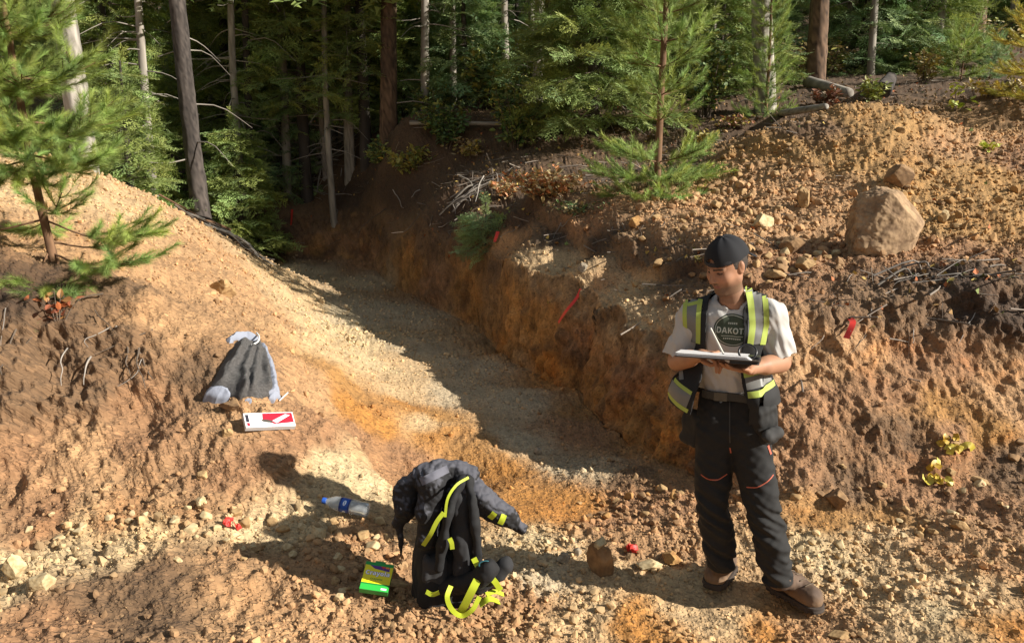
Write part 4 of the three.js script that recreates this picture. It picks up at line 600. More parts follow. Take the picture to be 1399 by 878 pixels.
// ---- the forest behind: conifers nobody could tell apart
{
  const r = RNG(123), kinds = [makeFir(70, 6.4, 1.45, { bare: 0.3, cut: 6.5 }), makeFir(71, 4.6, 1.2, { bare: 0.1, cut: 6.5, mat: needleMat.firBlue }), makeFir(72, 8, 1.5, { bare: 1.2, cut: 7.5, droop: 0.5 }), makeTall(73, 12, 0.15, BARK.brown, { stubs: 26, crownFrom: 8, crownR: 1.0 }), makeTall(74, 12, 0.18, BARK.brown, { stubs: 16, crownFrom: 8.5, crownR: 1.0 }), makeTall(75, 11, 0.085, BARK.pale, { stubs: 34, crownFrom: 7.5, crownR: 0.8 })];
  const label = ['full fir standing in the dark forest behind the clearing', 'bluish young fir in the dark forest behind the clearing', 'fir with drooping boughs in the dark forest behind the clearing', 'knotty brown trunk with many dead stubs in the dark forest behind the clearing', 'smooth brown trunk in the dark forest behind the clearing', 'thin pale trunk in the dark forest behind the clearing'];
  const group = ['full firs of the forest', 'bluish firs of the forest', 'drooping firs of the forest', 'knotty trunks of the forest', 'brown trunks of the forest', 'thin pale trunks of the forest'], name = ['fir', 'fir', 'fir', 'conifer', 'conifer', 'conifer'];
  const placed = [], used = kinds.map(() => true);
  kinds.forEach((o, i) => plant(o, name[i], label[i], 'tree', along([300, 680, 420, 600, 1180, 178][i], [23, 21, 23.5, 22, 22.5, 21][i]), i, 1, group[i]));
  for (const [px, t] of [[165, 19], [232, 20], [312, 19.5], [398, 19], [470, 20.5], [578, 19.6], [618, 19.5], [690, 20], [727, 18.5], [868, 19.5], [1128, 19], [1172, 21], [1246, 22], [1332, 22], [405, 17.6], [520, 19.2], [345, 16.6], [228, 15.6], [462, 16.7], [588, 17.0], [622, 17.4], [690, 17.2], [735, 16.4], [1160, 17.5], [1240, 18.2]]) { const o = copyOf(kinds[5], label[5], group[5]); o.position.copy(along(px, t)); o.rotation.y = r() * 6.28; o.scale.setScalar(r.r(0.65, 1.15)); placed.push(o.position); }
  for (let k = 0, tries = 0; k < 82 && tries < 4000; tries++) {
    const near = k < 36, t = near ? r.r(19.5, 29) : r.r(28, 46), px = r.r(-260, 1660), p = along(px, t), min = near ? 1.35 : 1.9;
    if (placed.some((q) => (q.x - p.x) ** 2 + (q.z - p.z) ** 2 < min * min)) continue;
    placed.push(p); k++;
    const i = r.pick(near ? [0, 0, 1, 1, 2, 3, 4, 5] : [0, 0, 0, 1, 2, 2, 3]), s = r.r(0.8, 1.2) * (near ? 1 : 1.25);
    if (!used[i]) { used[i] = true; plant(kinds[i], name[i], label[i], 'tree', p, r() * 6, s, group[i]); continue; }
    const o = copyOf(kinds[i], label[i], group[i]); o.position.copy(p); o.rotation.y = r() * 6.28; o.scale.setScalar(s);
  }
}
// ---------------------------------------------------------------- stones, gravel, roots, dead wood
function rockGeo(seed, detail, cuts, squash = [1, 1, 1], rough = 0.12) {   // a broken stone of radius about 1: a lump cut by planes
  const r = RNG(seed), g0 = new THREE.IcosahedronGeometry(1, detail), planes = [], q = g0.attributes.position;
  for (let i = 0; i < cuts; i++) { const fy = 1 - 2 * (i + 0.5) / cuts, fa = i * 2.39996 + seed, fr = Math.sqrt(1 - fy * fy), d = V(Math.cos(fa) * fr + r.n() * 0.25, fy + r.n() * 0.25, Math.sin(fa) * fr + r.n() * 0.25).normalize(); planes.push([d, r.r(0.45, 0.76)]); }
  const pos = new Float32Array(q.count * 3), p = V(0, 0, 0), sd = seed * 3.7;
  for (let i = 0; i < q.count; i++) {
    p.fromBufferAttribute(q, i);
    const n = 1 + rough * 1.6 * noise(p.x * 1.4 + sd, p.y * 1.4, p.z * 1.4) + rough * 0.7 * noise(p.x * 3.3 + sd, p.y * 3.3, p.z * 3.3) + (detail > 2 ? rough * 0.35 * noise(p.x * 8 + sd, p.y * 8, p.z * 8) + rough * 0.2 * noise(p.x * 18 + sd, p.y * 18, p.z * 18) : 0);
    p.multiplyScalar(n);
    for (const [d, o] of planes) { const k = p.dot(d) - o; if (k > 0) p.addScaledVector(d, -k * 0.92); }
    if (detail > 2) p.multiplyScalar(1 + rough * (0.22 * noise(p.x * 4 + sd, p.y * 4, p.z * 4 + 5) + 0.16 * noise(p.x * 9 + sd, p.y * 9, p.z * 9) + (detail > 6 ? 0.12 * noise(p.x * 21, p.y * 21 + sd, p.z * 21) : 0)));
    pos[i * 3] = p.x * squash[0]; pos[i * 3 + 1] = p.y * squash[1]; pos[i * 3 + 2] = p.z * squash[2];
  }
  let g = new THREE.BufferGeometry(); g.setAttribute('position', new THREE.BufferAttribute(pos, 3));
  if (detail > 2) g = mergeVertices(g, 1e-4);
  g.computeVertexNormals();
  return g;
}
const stoneTone = (a, b, f = 1) => (geo) => {   // mottled stone colour from the stone's own noise
  const p = geo.attributes.position, col = new Float32Array(p.count * 3);
  for (let i = 0; i < p.count; i++) { const k = clamp(0.5 + 0.8 * noise(p.getX(i) * 2 * f, p.getY(i) * 2 * f, p.getZ(i) * 2 * f) + 0.5 * noise(p.getX(i) * 7 * f, p.getY(i) * 7 * f + 3, p.getZ(i) * 7 * f) + 0.35 * noise(p.getX(i) * 19 * f, p.getY(i) * 19 * f + 3, p.getZ(i) * 19 * f)); for (let c = 0; c < 3; c++) col[i * 3 + c] = lerp(a[c], b[c], k); }
  geo.setAttribute('color', new THREE.BufferAttribute(col, 3)); return geo;
};
const stoneMat = std(C(0.78, 0.74, 0.68), 0.93, { vertexColors: true });
const S_TAN = [[0.3, 0.185, 0.085], [0.58, 0.4, 0.2]], S_PALE = [[0.45, 0.33, 0.17], [0.72, 0.6, 0.38]], S_GREY = [[0.2, 0.17, 0.13], [0.45, 0.39, 0.3]], S_BROWN = [[0.19, 0.115, 0.06], [0.4, 0.25, 0.125]], S_RUST = [[0.32, 0.16, 0.055], [0.55, 0.33, 0.12]];
const finalY = (x, z) => { groundPoint(x, z); return P3.y; };
const TONES = { t: S_TAN, p: S_PALE, g: S_GREY, b: S_BROWN, r: S_RUST };
// stones with a look of their own: foot pixel, width in pixels, squash, tone, label
const NAMED = [
  [1203, 340, 84, [0.86, 0.84, 0.8], 't', 'large pale boulder sitting at the foot of the right spoil heap', 'boulder', 5],
  [1228, 258, 44, [1, .75, .8], 'b', 'brown angular rock just above and behind the large boulder', 'rock', 7],
  [1041, 314, 40, [1, .7, .7], 'p', 'sunlit yellowish angular rock on the rubble slope above the cap', 'rock', 5],
  [1098, 287, 28, [.55, 1.15, .6], 't', 'upright wedge of rock left of the large boulder', 'rock', 6],
  [1098, 368, 46, [1.1, .5, .7], 't', 'flat brown rock lying under the large boulder, closer to the cap', 'rock', 6],
  [1058, 380, 40, [1.1, .45, .7], 't', 'tan flat rock right beside the cap', 'rock', 6],
  [1080, 344, 34, [.9, .8, .7], 'b', 'squarish brown rock in the shade of the large boulder', 'rock', 6],
  [1291, 302, 14, [.8, 1, .8], 'p', 'small pale upright stone right of the large boulder', 'stone', 5],
  [796, 371, 19, [1, .75, .8], 'g', 'small round stone on the bench behind the trench wall', 'stone', 4],
  [735, 617, 14, [1, .9, .8], 'g', 'grey stone lying alone on the shaded trench floor', 'stone', 5],
  [822, 785, 42, [.8, 1.2, .75], 'b', 'tall craggy brown rock standing between backpack and man', 'rock', 5],
  [818, 742, 24, [1, .5, .8], 'p', 'whitish cap stone resting on top of the tall brown rock', 'stone', 4],
  [770, 774, 20, [1, .85, .8], 'g', 'smooth dark grey stone left of the tall craggy brown rock', 'stone', 2],
  [886, 776, 36, [1.1, .62, .8], 'p', 'whitish rock with red ribbon on its left end', 'rock', 6],
  [916, 766, 32, [1, .72, .8], 'r', 'orange-brown rounded rock beside the whitish rock with ribbon', 'rock', 4],
  [868, 310, 24, [1, .8, .8], 'r', 'rusty round stone at the left foot of the right spoil heap', 'stone', 3],
  [275, 697, 23, [1, .8, .8], 'p', 'pale yellow block alone on the slope left of the bottle', 'stone', 6],
  [276, 652, 18, [1, .8, .8], 't', 'tan stone on the slope between the card box and the white pebbles', 'stone', 4],
  [311, 601, 17, [1, .85, .8], 't', 'round tan stone left of the white and red card box', 'stone', 3],
  [317, 556, 36, [1.1, .5, .8], 'b', 'flat earthy clod under the dark corner of the hoodie', 'clod', 3],
  [305, 404, 34, [1, .9, .9], 't', 'large clod of tan earth on the bank above the hoodie', 'clod', 2],
  [60, 812, 38, [1, .75, .8], 'p', 'cream angular rock, biggest of the pale stones at the lower left', 'rock', 6],
  [22, 790, 36, [.9, .9, .8], 'p', 'cream rock at the lower left with a dark gap beside it', 'rock', 6],
  [540, 800, 40, [1.2, .4, .7], 't', 'flat tan slab lying above the crayon box', 'rock', 6],
  [435, 745, 30, [1, .75, .8], 'p', 'white-cream rock below the bottle', 'rock', 5],
  [1309, 727, 26, [1, .75, .8], 't', 'tan block on the slope below the yellow ribbon', 'rock', 6],
  [1258, 727, 16, [1, .8, .8], 'r', 'rusty stone below the yellow ribbon', 'stone', 5],
  [1236, 732, 24, [1.3, .5, .8], 'p', 'thin pale slab left of the rusty stone', 'stone', 6],
  [1145, 690, 40, [1, .7, .8], 'b', 'dark brown rock half buried right of the man', 'rock', 4],
  [1340, 655, 36, [1.4, .35, .8], 't', 'long flat slab right of the yellow ribbon', 'rock', 5],
  [1147, 868, 36, [1.2, .45, .8], 't', 'flat stone right of the brown boot', 'stone', 6],
];
function boulderGeo() {   // wedge with a blunt peak, a pitted left face and a smoother sloping right shoulder
  const g = rockGeo(17, 40, 0, [1, 1, 1], 0.05), p = g.attributes.position, v = V(0, 0, 0), cutsB = [[[-0.98, 0.1, 0.15], 0.66], [[0.72, 0.62, 0.25], 0.63], [[0.1, 0.35, 0.93], 0.62], [[0.55, 0.1, 0.83], 0.66], [[-0.45, 0.55, 0.7], 0.68], [[0.95, -0.3, 0.2], 0.82], [[-0.5, 0.85, 0.1], 0.8], [[0, 0.2, -1], 0.6], [[0.15, 1, 0.1], 0.8], [[-0.3, 0.93, 0.3], 0.78]].map(([d, o]) => [V(...d).normalize(), o]);
  for (let i = 0; i < p.count; i++) {
    v.fromBufferAttribute(p, i); v.multiplyScalar(1.12);
    for (const [d, o] of cutsB) { const k = v.dot(d) - o; if (k > 0) v.addScaledVector(d, -k * 0.9); }
    const left = sstep(0.25, -0.3, v.x), n = 0.025 * (0.3 - Math.abs(noise(v.x * 4 + 7, v.y * 4, v.z * 4))) + 0.05 * noise(v.x * 3, v.y * 3, v.z * 3) + (0.022 + 0.03 * left) * noise(v.x * 8, v.y * 8, v.z * 8) + (0.012 + 0.02 * left) * noise(v.x * 19, v.y * 19, v.z * 19) - 0.05 * left * Math.max(0, noise(v.x * 6 + 3, v.y * 6, v.z * 6) - 0.2);
    v.multiplyScalar(1 + n); p.setXYZ(i, v.x, v.y * 1.02, v.z * 0.85);
  }
  g.computeVertexNormals(); return g;
}
for (const [px, py, w, sq, tone, label, cat, cuts] of NAMED) {
  const p = hit(px, label.startsWith('whitish cap') ? 785 : py), R = w * p.t / FPX / 2 / Math.max(0.8, sq[0]) * 1.12, big = label.startsWith('large pale boulder'), g = big ? boulderGeo() : rockGeo(Math.round(px * 7 + py), 11, cuts + 4, sq, 0.24);
  stoneTone(...(big ? [[0.24, 0.155, 0.09], [0.5, 0.35, 0.21]] : TONES[tone]), big ? 1.6 : 1)(g); g.scale(R, R, R);
  single(cat, g, stoneMat, label, cat, V(p.x, finalY(p.x, p.z) + (label.startsWith('whitish cap') ? 0.165 : R * sq[1] * (big ? 0.72 : 0.5)), p.z)).rotation.y = big ? -0.35 : px;
}
// ordinary stones: each a piece of the ground
{
  const r = RNG(404), vars = [];
  Object.values(TONES).forEach((tn, ti) => { for (let k = 0; k < 5; k++) vars.push([ti, stoneTone(...tn)(rockGeo(900 + ti * 10 + k, 3, 8, [1, r.r(0.5, 0.85), r.r(0.7, 1)], 0.16))]); });
  const ZONES = [[150, 725, 140, 30, 24, 'ppp', 17], [390, 730, 90, 35, 24, 'ppt', 20], [500, 770, 40, 30, 8, 'tpt', 18], [600, 840, 130, 25, 9, 'tpt', 15], [1000, 300, 80, 60, 48, 'ttb', 17], [1080, 360, 50, 30, 12, 'tbp', 20], [930, 290, 40, 40, 11, 'tt', 15], [870, 690, 70, 45, 27, 'tbr', 16], [740, 770, 60, 30, 9, 'ptg', 14], [1150, 770, 50, 40, 10, 'ptp', 15], [1270, 740, 110, 40, 17, 'ptt', 15], [1320, 660, 60, 40, 12, 'btp', 16], [1150, 660, 60, 40, 8, 'bbt', 17], [1270, 270, 100, 60, 35, 'ttb', 14], [1060, 220, 70, 40, 24, 'ttb', 12], [900, 400, 60, 30, 4, 'tb', 13], [960, 385, 50, 20, 6, 'tb', 14]];
  for (const [px, py, sx, sy, n, tones, w] of ZONES) for (let k = 0; k < n; k++) {
    const p = hit(px + r.n() * sx * 1.3, py + r.n() * sy * 1.3, 1.5), tn = 'tpgbr'.indexOf(r.pick([...tones])), v = r.pick(vars.filter((q) => q[0] === tn)), R = w * r.r(0.55, 1.25) * p.t / FPX / 2;
    if (p.t > 30) continue;
    const m = part('stone', v[1], stoneMat, ground); m.position.set(p.x, finalY(p.x, p.z) + R * 0.25, p.z); m.scale.setScalar(R); m.rotation.set(r.n() * 0.5, r() * 6.28, r.n() * 0.5);
  }
  // gravel past counting: thickest where the soil is stony
  const N = 108000, geos = [rockGeo(31, 1, 7, [1, 0.7, 0.8], 0.3), rockGeo(32, 1, 6, [1, 0.55, 0.75], 0.3), rockGeo(35, 1, 8, [0.9, 0.8, 1], 0.3)], lists = [[], [], []], cols = [[], [], []];
  for (let k = 0; k < N; k++) {
    const A = r.r(-42, 42) * Math.PI / 180, R0 = 2.2 * Math.pow(17 / 2.2, r()), x = Math.sin(A) * R0, z = -Math.cos(A) * R0;
    groundPoint(x, z);
    const st = soil.stony, keep = 0.1 + 0.75 * st;
    if (r() > keep || P3.ny < 0.62) continue;
    const i = k % 3, px = R0 / 760, s = Math.max(px * 0.8, 0.0034 * Math.pow(1 / (r() * 0.988 + 0.012), 0.6) * (0.6 + 0.5 * st)), far2 = clamp((R0 - 5.5) * 0.35), S = Math.min(s * (1 + far2 * 0.9), 0.03 + 0.035 * far2), t = r.r(0.62, 1.35), w = r() < 0.35 ? 0.4 : 0.1;
    lists[i].push([V(P3.x, P3.y + S * 0.3, P3.z), V(r.n(), r.n() * 0.4, r.n()), S, r() * 6]);
    cols[i].push([lerp(P3.r * t, 0.6, w * 0.6), lerp(P3.g * t, 0.45, w * 0.6), lerp(P3.b * t, 0.25, w * 0.6)]);
  }
  lists.forEach((l, i) => { const m = instanced('gravel', geos[i], std(C(0.8, 0.75, 0.68), 0.94, { flatShading: true }), l, ground), c = new THREE.Color(); cols[i].forEach((q, k) => m.setColorAt(k, c.setRGB(...q))); });
}
// roots hanging from the cut edges
{
  const r = RNG(606);
  const hang = (px, py, L, dirx, out = 0.08, rad = 0.006) => {
    const p = hit(px, py), pts = [V(p.x, p.y + 0.03, p.z)]; let q = pts[0].clone(), d = V(dirx, -0.6, 0.5).normalize();
    for (let k = 0; k < 5; k++) { d.add(V(r.n() * 0.5, r.n() * 0.5 - 0.1, r.n() * 0.3)).normalize(); q = q.clone().addScaledVector(d, L / 5); q.y = Math.max(q.y, baseY(q.x, q.z) + 0.02); q.z += 0.008; pts.push(q); }
    part('root', limb(pts, [rad, rad * 0.35], 5, r() < 0.25 ? BARK.dead : BARK.twig, 0.1, 12), barkMat, ground);
  };
  for (let k = 0; k < 20; k++) hang(r.r(0, 210), r.r(395, 500), r.r(0.15, 0.5), r.r(-0.5, 0.5), 0.05, r.r(0.003, 0.008));
  for (let k = 0; k < 14; k++) hang(r.r(1080, 1399), r.r(400, 470), r.r(0.1, 0.35), r.r(-0.6, 0.6), 0.05, r.r(0.002, 0.005));
  for (let k = 0; k < 14; k++) hang(r.r(700, 960), r.r(305, 345), r.r(0.15, 0.45), r.r(-0.6, 0.6), 0.05, r.r(0.004, 0.008));
  for (let k = 0; k < 22; k++) hang(r.r(430, 680), r.r(250, 330), r.r(0.25, 0.8), r.r(-0.8, 0.8), 0.05, r.r(0.005, 0.012));
}
// dead wood
const stick = (a, b, rad, bark = BARK.dead, sag = 0.1, seed = 1) => { const r = RNG(seed), m = a.clone().lerp(b, 0.5).add(V(r.n() * 0.06, sag * (r() - 0.3), r.n() * 0.06)), m2 = a.clone().lerp(b, 0.78).add(V(r.n() * 0.05, r.n() * 0.05, r.n() * 0.05)); return limb([a, m, m2, b], [rad, rad * 0.4], 6, bark, 0.12, 10); };
function brushPile(px, py, w, h, n, label, len, rad, seed) {
  const p = hit(px, py), d = p.t / FPX, root = thing('brush_pile', label, 'brush pile', V(p.x, p.y, p.z)), r = RNG(seed);
  for (let k = 0; k < n; k++) {
    const x = r.n() * w * d * 0.7, z = r.n() * w * d * 0.35, L = len * r.r(0.4, 1.2), a = r() < 0.7 ? r.n() * 0.5 : r() * 3.1, el = r.n() * 0.22, a0 = V(x - Math.cos(a) * L / 2, 0, z - Math.sin(a) * L / 2), b0 = V(x + Math.cos(a) * L / 2, 0, z + Math.sin(a) * L / 2);
    const gy = (q) => baseY(q.x + p.x, q.z + p.z) - p.y, lift = Math.abs(r.n()) * h * d * 0.5;
    a0.y = gy(a0) + 0.02 + lift - L * el * 0.4; b0.y = gy(b0) + 0.02 + lift + L * el * 0.4; a0.y = Math.max(a0.y, gy(a0)); b0.y = Math.max(b0.y, gy(b0));
    part('dead_branch', stick(a0, b0, rad * r.r(0.4, 1.4), r.pick([BARK.dead, BARK.pale, seed === 11 ? BARK.pine : BARK.dead, BARK.twig]), 0.12, seed * 100 + k), barkMat, root);
  }
}
brushPile(312, 330, 44, 22, 40, 'heap of torn reddish roots and branches at the left corner of the trench end', 0.8, 0.02, 11);
brushPile(405, 250, 85, 34, 80, 'grey tangle of dead branches in the shade behind the trench end', 1.4, 0.018, 12);
brushPile(240, 262, 40, 20, 16, 'loose dead sticks between the left spoil heap and the thick dark trunk', 1.1, 0.016, 13);
brushPile(650, 262, 60, 14, 26, 'scatter of roots and sticks on the litter above the trench wall', 0.7, 0.014, 14);
brushPile(1270, 378, 100, 3, 8, 'few grey sticks lying in the dirt below the large boulder', 0.5, 0.007, 15);
brushPile(1215, 85, 40, 16, 14, 'dark dead branches heaped under the dense dark fir', 1.2, 0.022, 16);
function log(px, py, px2, py2, rad, bark, label, lift = 0.8) { const a = hit(px, py), b = hit(px2, py2), o = a.clone().lerp(b, 0.5); a.y += rad * lift; b.y += rad * lift; const g = thing('log', label, 'log', o); part('bark', limb([a.clone().sub(o), a.clone().lerp(b, 0.5).sub(o), b.clone().sub(o)], [rad * 1.1, rad, rad * 0.85], 14, bark, 0.05, 24), barkMat, g); }
log(1068, 158, 1128, 150, 0.05, BARK.white, 'bleached white log piece lying on the crest of the right heap');
log(1104, 118, 1160, 134, 0.1, BARK.pale, 'grey fallen log beside the reddish brown trunk');
log(1205, 134, 1216, 116, 0.13, BARK.grey, 'short dark log seen end-on behind the top of the right heap', 0.9);
log(560, 170, 740, 172, 0.04, BARK.pale, 'long thin fallen pole lying across the shrubs behind the yellow bushes');
{ const p = hit(1098, 92), g = thing('dead_branch', 'long black dead branch leaning across the firs by the reddish brown trunk', 'branch', p); part('stem', stick(V(0, -0.1, 0), at(1206, 8, p.t - 0.6).sub(p), 0.035, BARK.dark, 0.1, 5), barkMat, g); }
// forest litter: twigs and fallen leaves past counting
{
  const r = RNG(808), twig = limb([V(0, 0, -0.5), V(0.03, 0.02, 0), V(0, 0, 0.5)], [0.02, 0.01], 4, null, 0.1, 4), leaf = soup([-.5, 0, 0, 0, .12, .3, .5, 0, 0, -.5, 0, 0, .5, 0, 0, 0, .1, -.6]), tl = [], ll = [], lc = [];
  for (let k = 0; k < 9000; k++) {
    const A = r.r(-37, 37) * Math.PI / 180, R0 = 5 * Math.pow(28 / 5, r()), x = Math.sin(A) * R0, z = -Math.cos(A) * R0, y = baseY(x, z);
    if (wallInfo.s < 0.6 && !(x < -3.5 && z < -11.5)) continue;
    const s = soilAt(x, y, z), dark = sstep(0.32, 0.1, s.r);
    if (r() > 0.06 + dark) continue;
    groundPoint(x, z);
    if (k % 2) tl.push([V(P3.x, P3.y + 0.01, P3.z), V(r.n(), r.n() * 0.25, r.n()), r.r(0.12, 0.5), r() * 6]);
    else { ll.push([V(P3.x, P3.y + 0.015, P3.z), V(r.n(), r.n() * 0.5, r.n()), r.r(0.035, 0.07), r() * 6]); const k2 = r(); lc.push(k2 < 0.4 ? [0.35, 0.2, 0.07] : k2 < 0.65 ? [0.42, 0.13, 0.04] : k2 < 0.85 ? [0.5, 0.36, 0.09] : [0.16, 0.2, 0.05]); }
  }
  instanced('fallen_twigs', twig, std(0xffffff, 0.95), tl, ground, (c, q) => { const k = q.r(0.08, 0.3); return c.setRGB(k, k * 0.82, k * 0.66); });
  const m = instanced('fallen_leaves', leaf, std(0xffffff, 0.8, { side: THREE.DoubleSide }), ll, ground), c = new THREE.Color();
  lc.forEach((q, i) => m.setColorAt(i, c.setRGB(...q)));
}
// ---------------------------------------------------------------- shrubs and small plants
const leafGeo = (() => { const pos = [], P = (x, y, z) => V(x, y, z), rim = [[0, 0], [.22, .2], [.3, .45], [.2, .75], [0, 1]]; for (let i = 0; i < 4; i++) for (const s of [-1, 1]) { const a = P(0, 0.03 * 0, rim[i][1]), b = P(0, 0, rim[i + 1][1]), c = P(s * rim[i][0], 0.08 * rim[i][0] * 4, rim[i][1]), d = P(s * rim[i + 1][0], 0.08 * rim[i + 1][0] * 4, rim[i + 1][1]); tri(pos, a, c, d); tri(pos, a, d, b); } return soup(pos); })();
function shrub(px, py, wPx, hPx, seed, n, leaf, tones, label, cat = 'shrub', opts = {}) {
  const p = hit(px, py), d = p.t / FPX, w = wPx * d / 2, h = hPx * d, r = RNG(seed), root = new THREE.Group(), geos = [], list = [], cols = [], { stems = 9, flat = 1, bark = BARK.twig, big = false } = opts;
  for (let k = 0; k < stems; k++) {
    const a = r() * 6.28, q = Math.sqrt(r()), tx = Math.cos(a) * w * q, tz = Math.sin(a) * w * q * 0.8, th = h * r.r(0.6, 1.0) * (1 - 0.35 * q * flat), pts = [V(tx * 0.15, -0.05, tz * 0.15), V(tx * 0.55, th * 0.5, tz * 0.55), V(tx, th, tz)];
    geos.push(limb(pts, [0.004 + h * 0.006, 0.002], 4, bark, 0.05, 6));
    const c = new THREE.CatmullRomCurve3(pts), m = Math.round(n / stems);
    for (let i = 0; i < m; i++) { const t = r.r(0.2, 1), o = c.getPoint(t).add(V(r.n() * w * 0.28, r.n() * h * 0.07, r.n() * w * 0.28)); list.push([o, V(r.n(), r.r(-0.4, 0.5), r.n()), leaf * r.r(0.6, 1.3), r.n() * 0.9]); cols.push(r.pick(tones)); }
  }
  part('stem', mergeGeometries(geos), barkMat, root);
  if (big) { const mats = tones.map((t) => phys(C(...t), 0.6, { transmission: 0.35, thickness: 0, side: THREE.DoubleSide })); list.forEach(([o, dir, s, roll]) => { const m = part('leaf', leafGeo, mats[Math.floor(r() * mats.length)], root); m.position.copy(o); m.scale.setScalar(s); m.lookAt(o.clone().add(dir)); m.rotateZ(roll); }); }
  else { const m = instanced('foliage', leafGeo, phys(C(1, 1, 1), 0.65, { transmission: 0.35, thickness: 0, side: THREE.DoubleSide }), list, root), c = new THREE.Color(); cols.forEach((t, i) => { const k = r.r(0.7, 1.3); m.setColorAt(i, c.setRGB(t[0] * k, t[1] * k, t[2] * k)); }); }
  return plant(root, cat, label, cat === 'seedling' ? 'plant' : cat, p, 0);
}
const L_YG = [[.3, .32, .06], [.22, .27, .05], [.38, .36, .07]], L_G = [[.1, .19, .045], [.14, .22, .05], [.07, .14, .04]], L_YEL = [[.55, .4, .06], [.42, .34, .07], [.3, .3, .07]], L_RED = [[.5, .14, .04], [.42, .2, .06], [.35, .1, .04]], L_ORANGE = [[.6, .26, .09], [.52, .2, .07], [.48, .34, .13]], L_BROWN = [[.25, .1, .05], [.32, .13, .06], [.2, .14, .07]], L_BRIGHT = [[.5, .56, .05], [.42, .52, .06], [.58, .58, .08]], L_DRY = [[.45, .33, .14], [.5, .4, .2], [.36, .26, .12]];
shrub(1305, 152, 50, 48, 1, 26, 0.13, L_BRIGHT, 'bright yellow-green leafy seedling on the right spoil heap', 'seedling', { stems: 4, big: true });
shrub(78, 440, 78, 50, 2, 46, 0.055, L_RED, 'low plant with red-orange leaves under the little pine', 'shrub', { stems: 8, big: true });
shrub(742, 268, 110, 50, 3, 900, 0.075, [...L_ORANGE, ...L_DRY], 'orange-red autumn shrub on the bank behind the trench', 'shrub', { stems: 26 });
shrub(690, 268, 50, 30, 33, 200, 0.075, [...L_DRY, ...L_ORANGE], 'straw-coloured low shrub left of the orange-red autumn shrub', 'shrub', { stems: 12 });
shrub(560, 235, 70, 46, 4, 420, 0.1, [...L_YEL, ...L_YG], 'yellowing shrub at the foot of the lit brown trunk', 'shrub', { stems: 16 });
shrub(640, 215, 70, 30, 44, 300, 0.09, [...L_DRY, ...L_YEL], 'pale dry shrub right of the yellowing shrub', 'shrub', { stems: 12 });
shrub(962, 160, 84, 140, 5, 1500, 0.1, [...L_YG, ...L_G], 'tall leafy yellow-green bush around the pale leaning trunk', 'shrub', { stems: 22, flat: 0.5 });
shrub(960, 200, 60, 26, 6, 260, 0.08, L_YEL, 'golden low shrub at the foot of the right heap by the bright young pine', 'shrub', { stems: 10 });
shrub(1000, 175, 60, 24, 66, 200, 0.08, [...L_YEL, ...L_BROWN], 'mixed gold and brown low shrub beneath the tall leafy bush', 'shrub', { stems: 10 });
shrub(1128, 145, 50, 28, 7, 280, 0.1, L_BROWN, 'dark red-brown withered shrub beside the grey fallen log', 'shrub', { stems: 12 });
shrub(1190, 138, 44, 36, 8, 240, 0.09, L_YG, 'olive shrub behind the crest of the right heap', 'shrub', { stems: 10 });
shrub(1262, 112, 50, 54, 9, 300, 0.1, [...L_DRY, ...L_YEL], 'dry straw-yellow bush above the crest of the right heap', 'shrub', { stems: 14 });
shrub(1360, 130, 80, 26, 10, 300, 0.09, [...L_DRY, ...L_YEL], 'low dry bushes under the yellow larch', 'shrub', { stems: 12 });
shrub(705, 205, 80, 110, 12, 900, 0.1, [...L_G, ...L_YG], 'loose leafy green bush in the middle behind the trench', 'shrub', { stems: 18, flat: 0.6 });
shrub(660, 150, 60, 100, 13, 700, 0.12, [...L_G, ...L_YG], 'pale green aspen sapling behind the yellowing shrub', 'shrub', { stems: 12, flat: 0.4 });
shrub(610, 200, 60, 60, 14, 420, 0.1, L_G, 'dark green bush right of the lit brown trunk', 'shrub', { stems: 14 });
shrub(785, 290, 90, 20, 15, 300, 0.05, [...L_G, ...L_DRY], 'low green ground plants in front of the bright young pine', 'shrub', { stems: 20 });
shrub(1352, 205, 30, 14, 16, 60, 0.06, L_BRIGHT, 'small green weed on the right side of the spoil heap', 'seedling', { stems: 5 });
shrub(955, 358, 16, 14, 17, 50, 0.03, L_YEL, 'tiny tuft of dry grass just behind the left shoulder of the vest', 'seedling', { stems: 8 });
shrub(520, 225, 50, 40, 18, 260, 0.09, [...L_YG, ...L_G], 'small green bush left of the yellowing shrub', 'shrub', { stems: 12 });
shrub(1335, 60, 120, 40, 19, 700, 0.1, [...L_G, ...L_YG], 'green undergrowth behind the pine saplings', 'shrub', { stems: 22 });

{ // leafy undergrowth on the forest floor, one bush after another
  const r = RNG(55), a = shrub(605, 185, 90, 70, 31, 500, 0.1, [...L_G, ...L_YG], 'leafy bush of the forest undergrowth behind the clearing', 'shrub', { stems: 16 }), b = shrub(1250, 95, 90, 60, 32, 420, 0.1, [...L_YG, ...L_DRY], 'dry yellowish bush of the forest undergrowth behind the clearing', 'shrub', { stems: 14 });
  a.userData.group = 'leafy undergrowth bushes'; b.userData.group = 'dry undergrowth bushes';
  for (let k = 0; k < 34; k++) { const s = k % 3 ? a : b, o = copyOf(s, s.userData.label, s.userData.group); o.position.copy(along(r.r(560, 1380), r.r(16.5, 24))); o.rotation.y = r() * 6.28; o.scale.setScalar(r.r(0.6, 1.3)); }
}
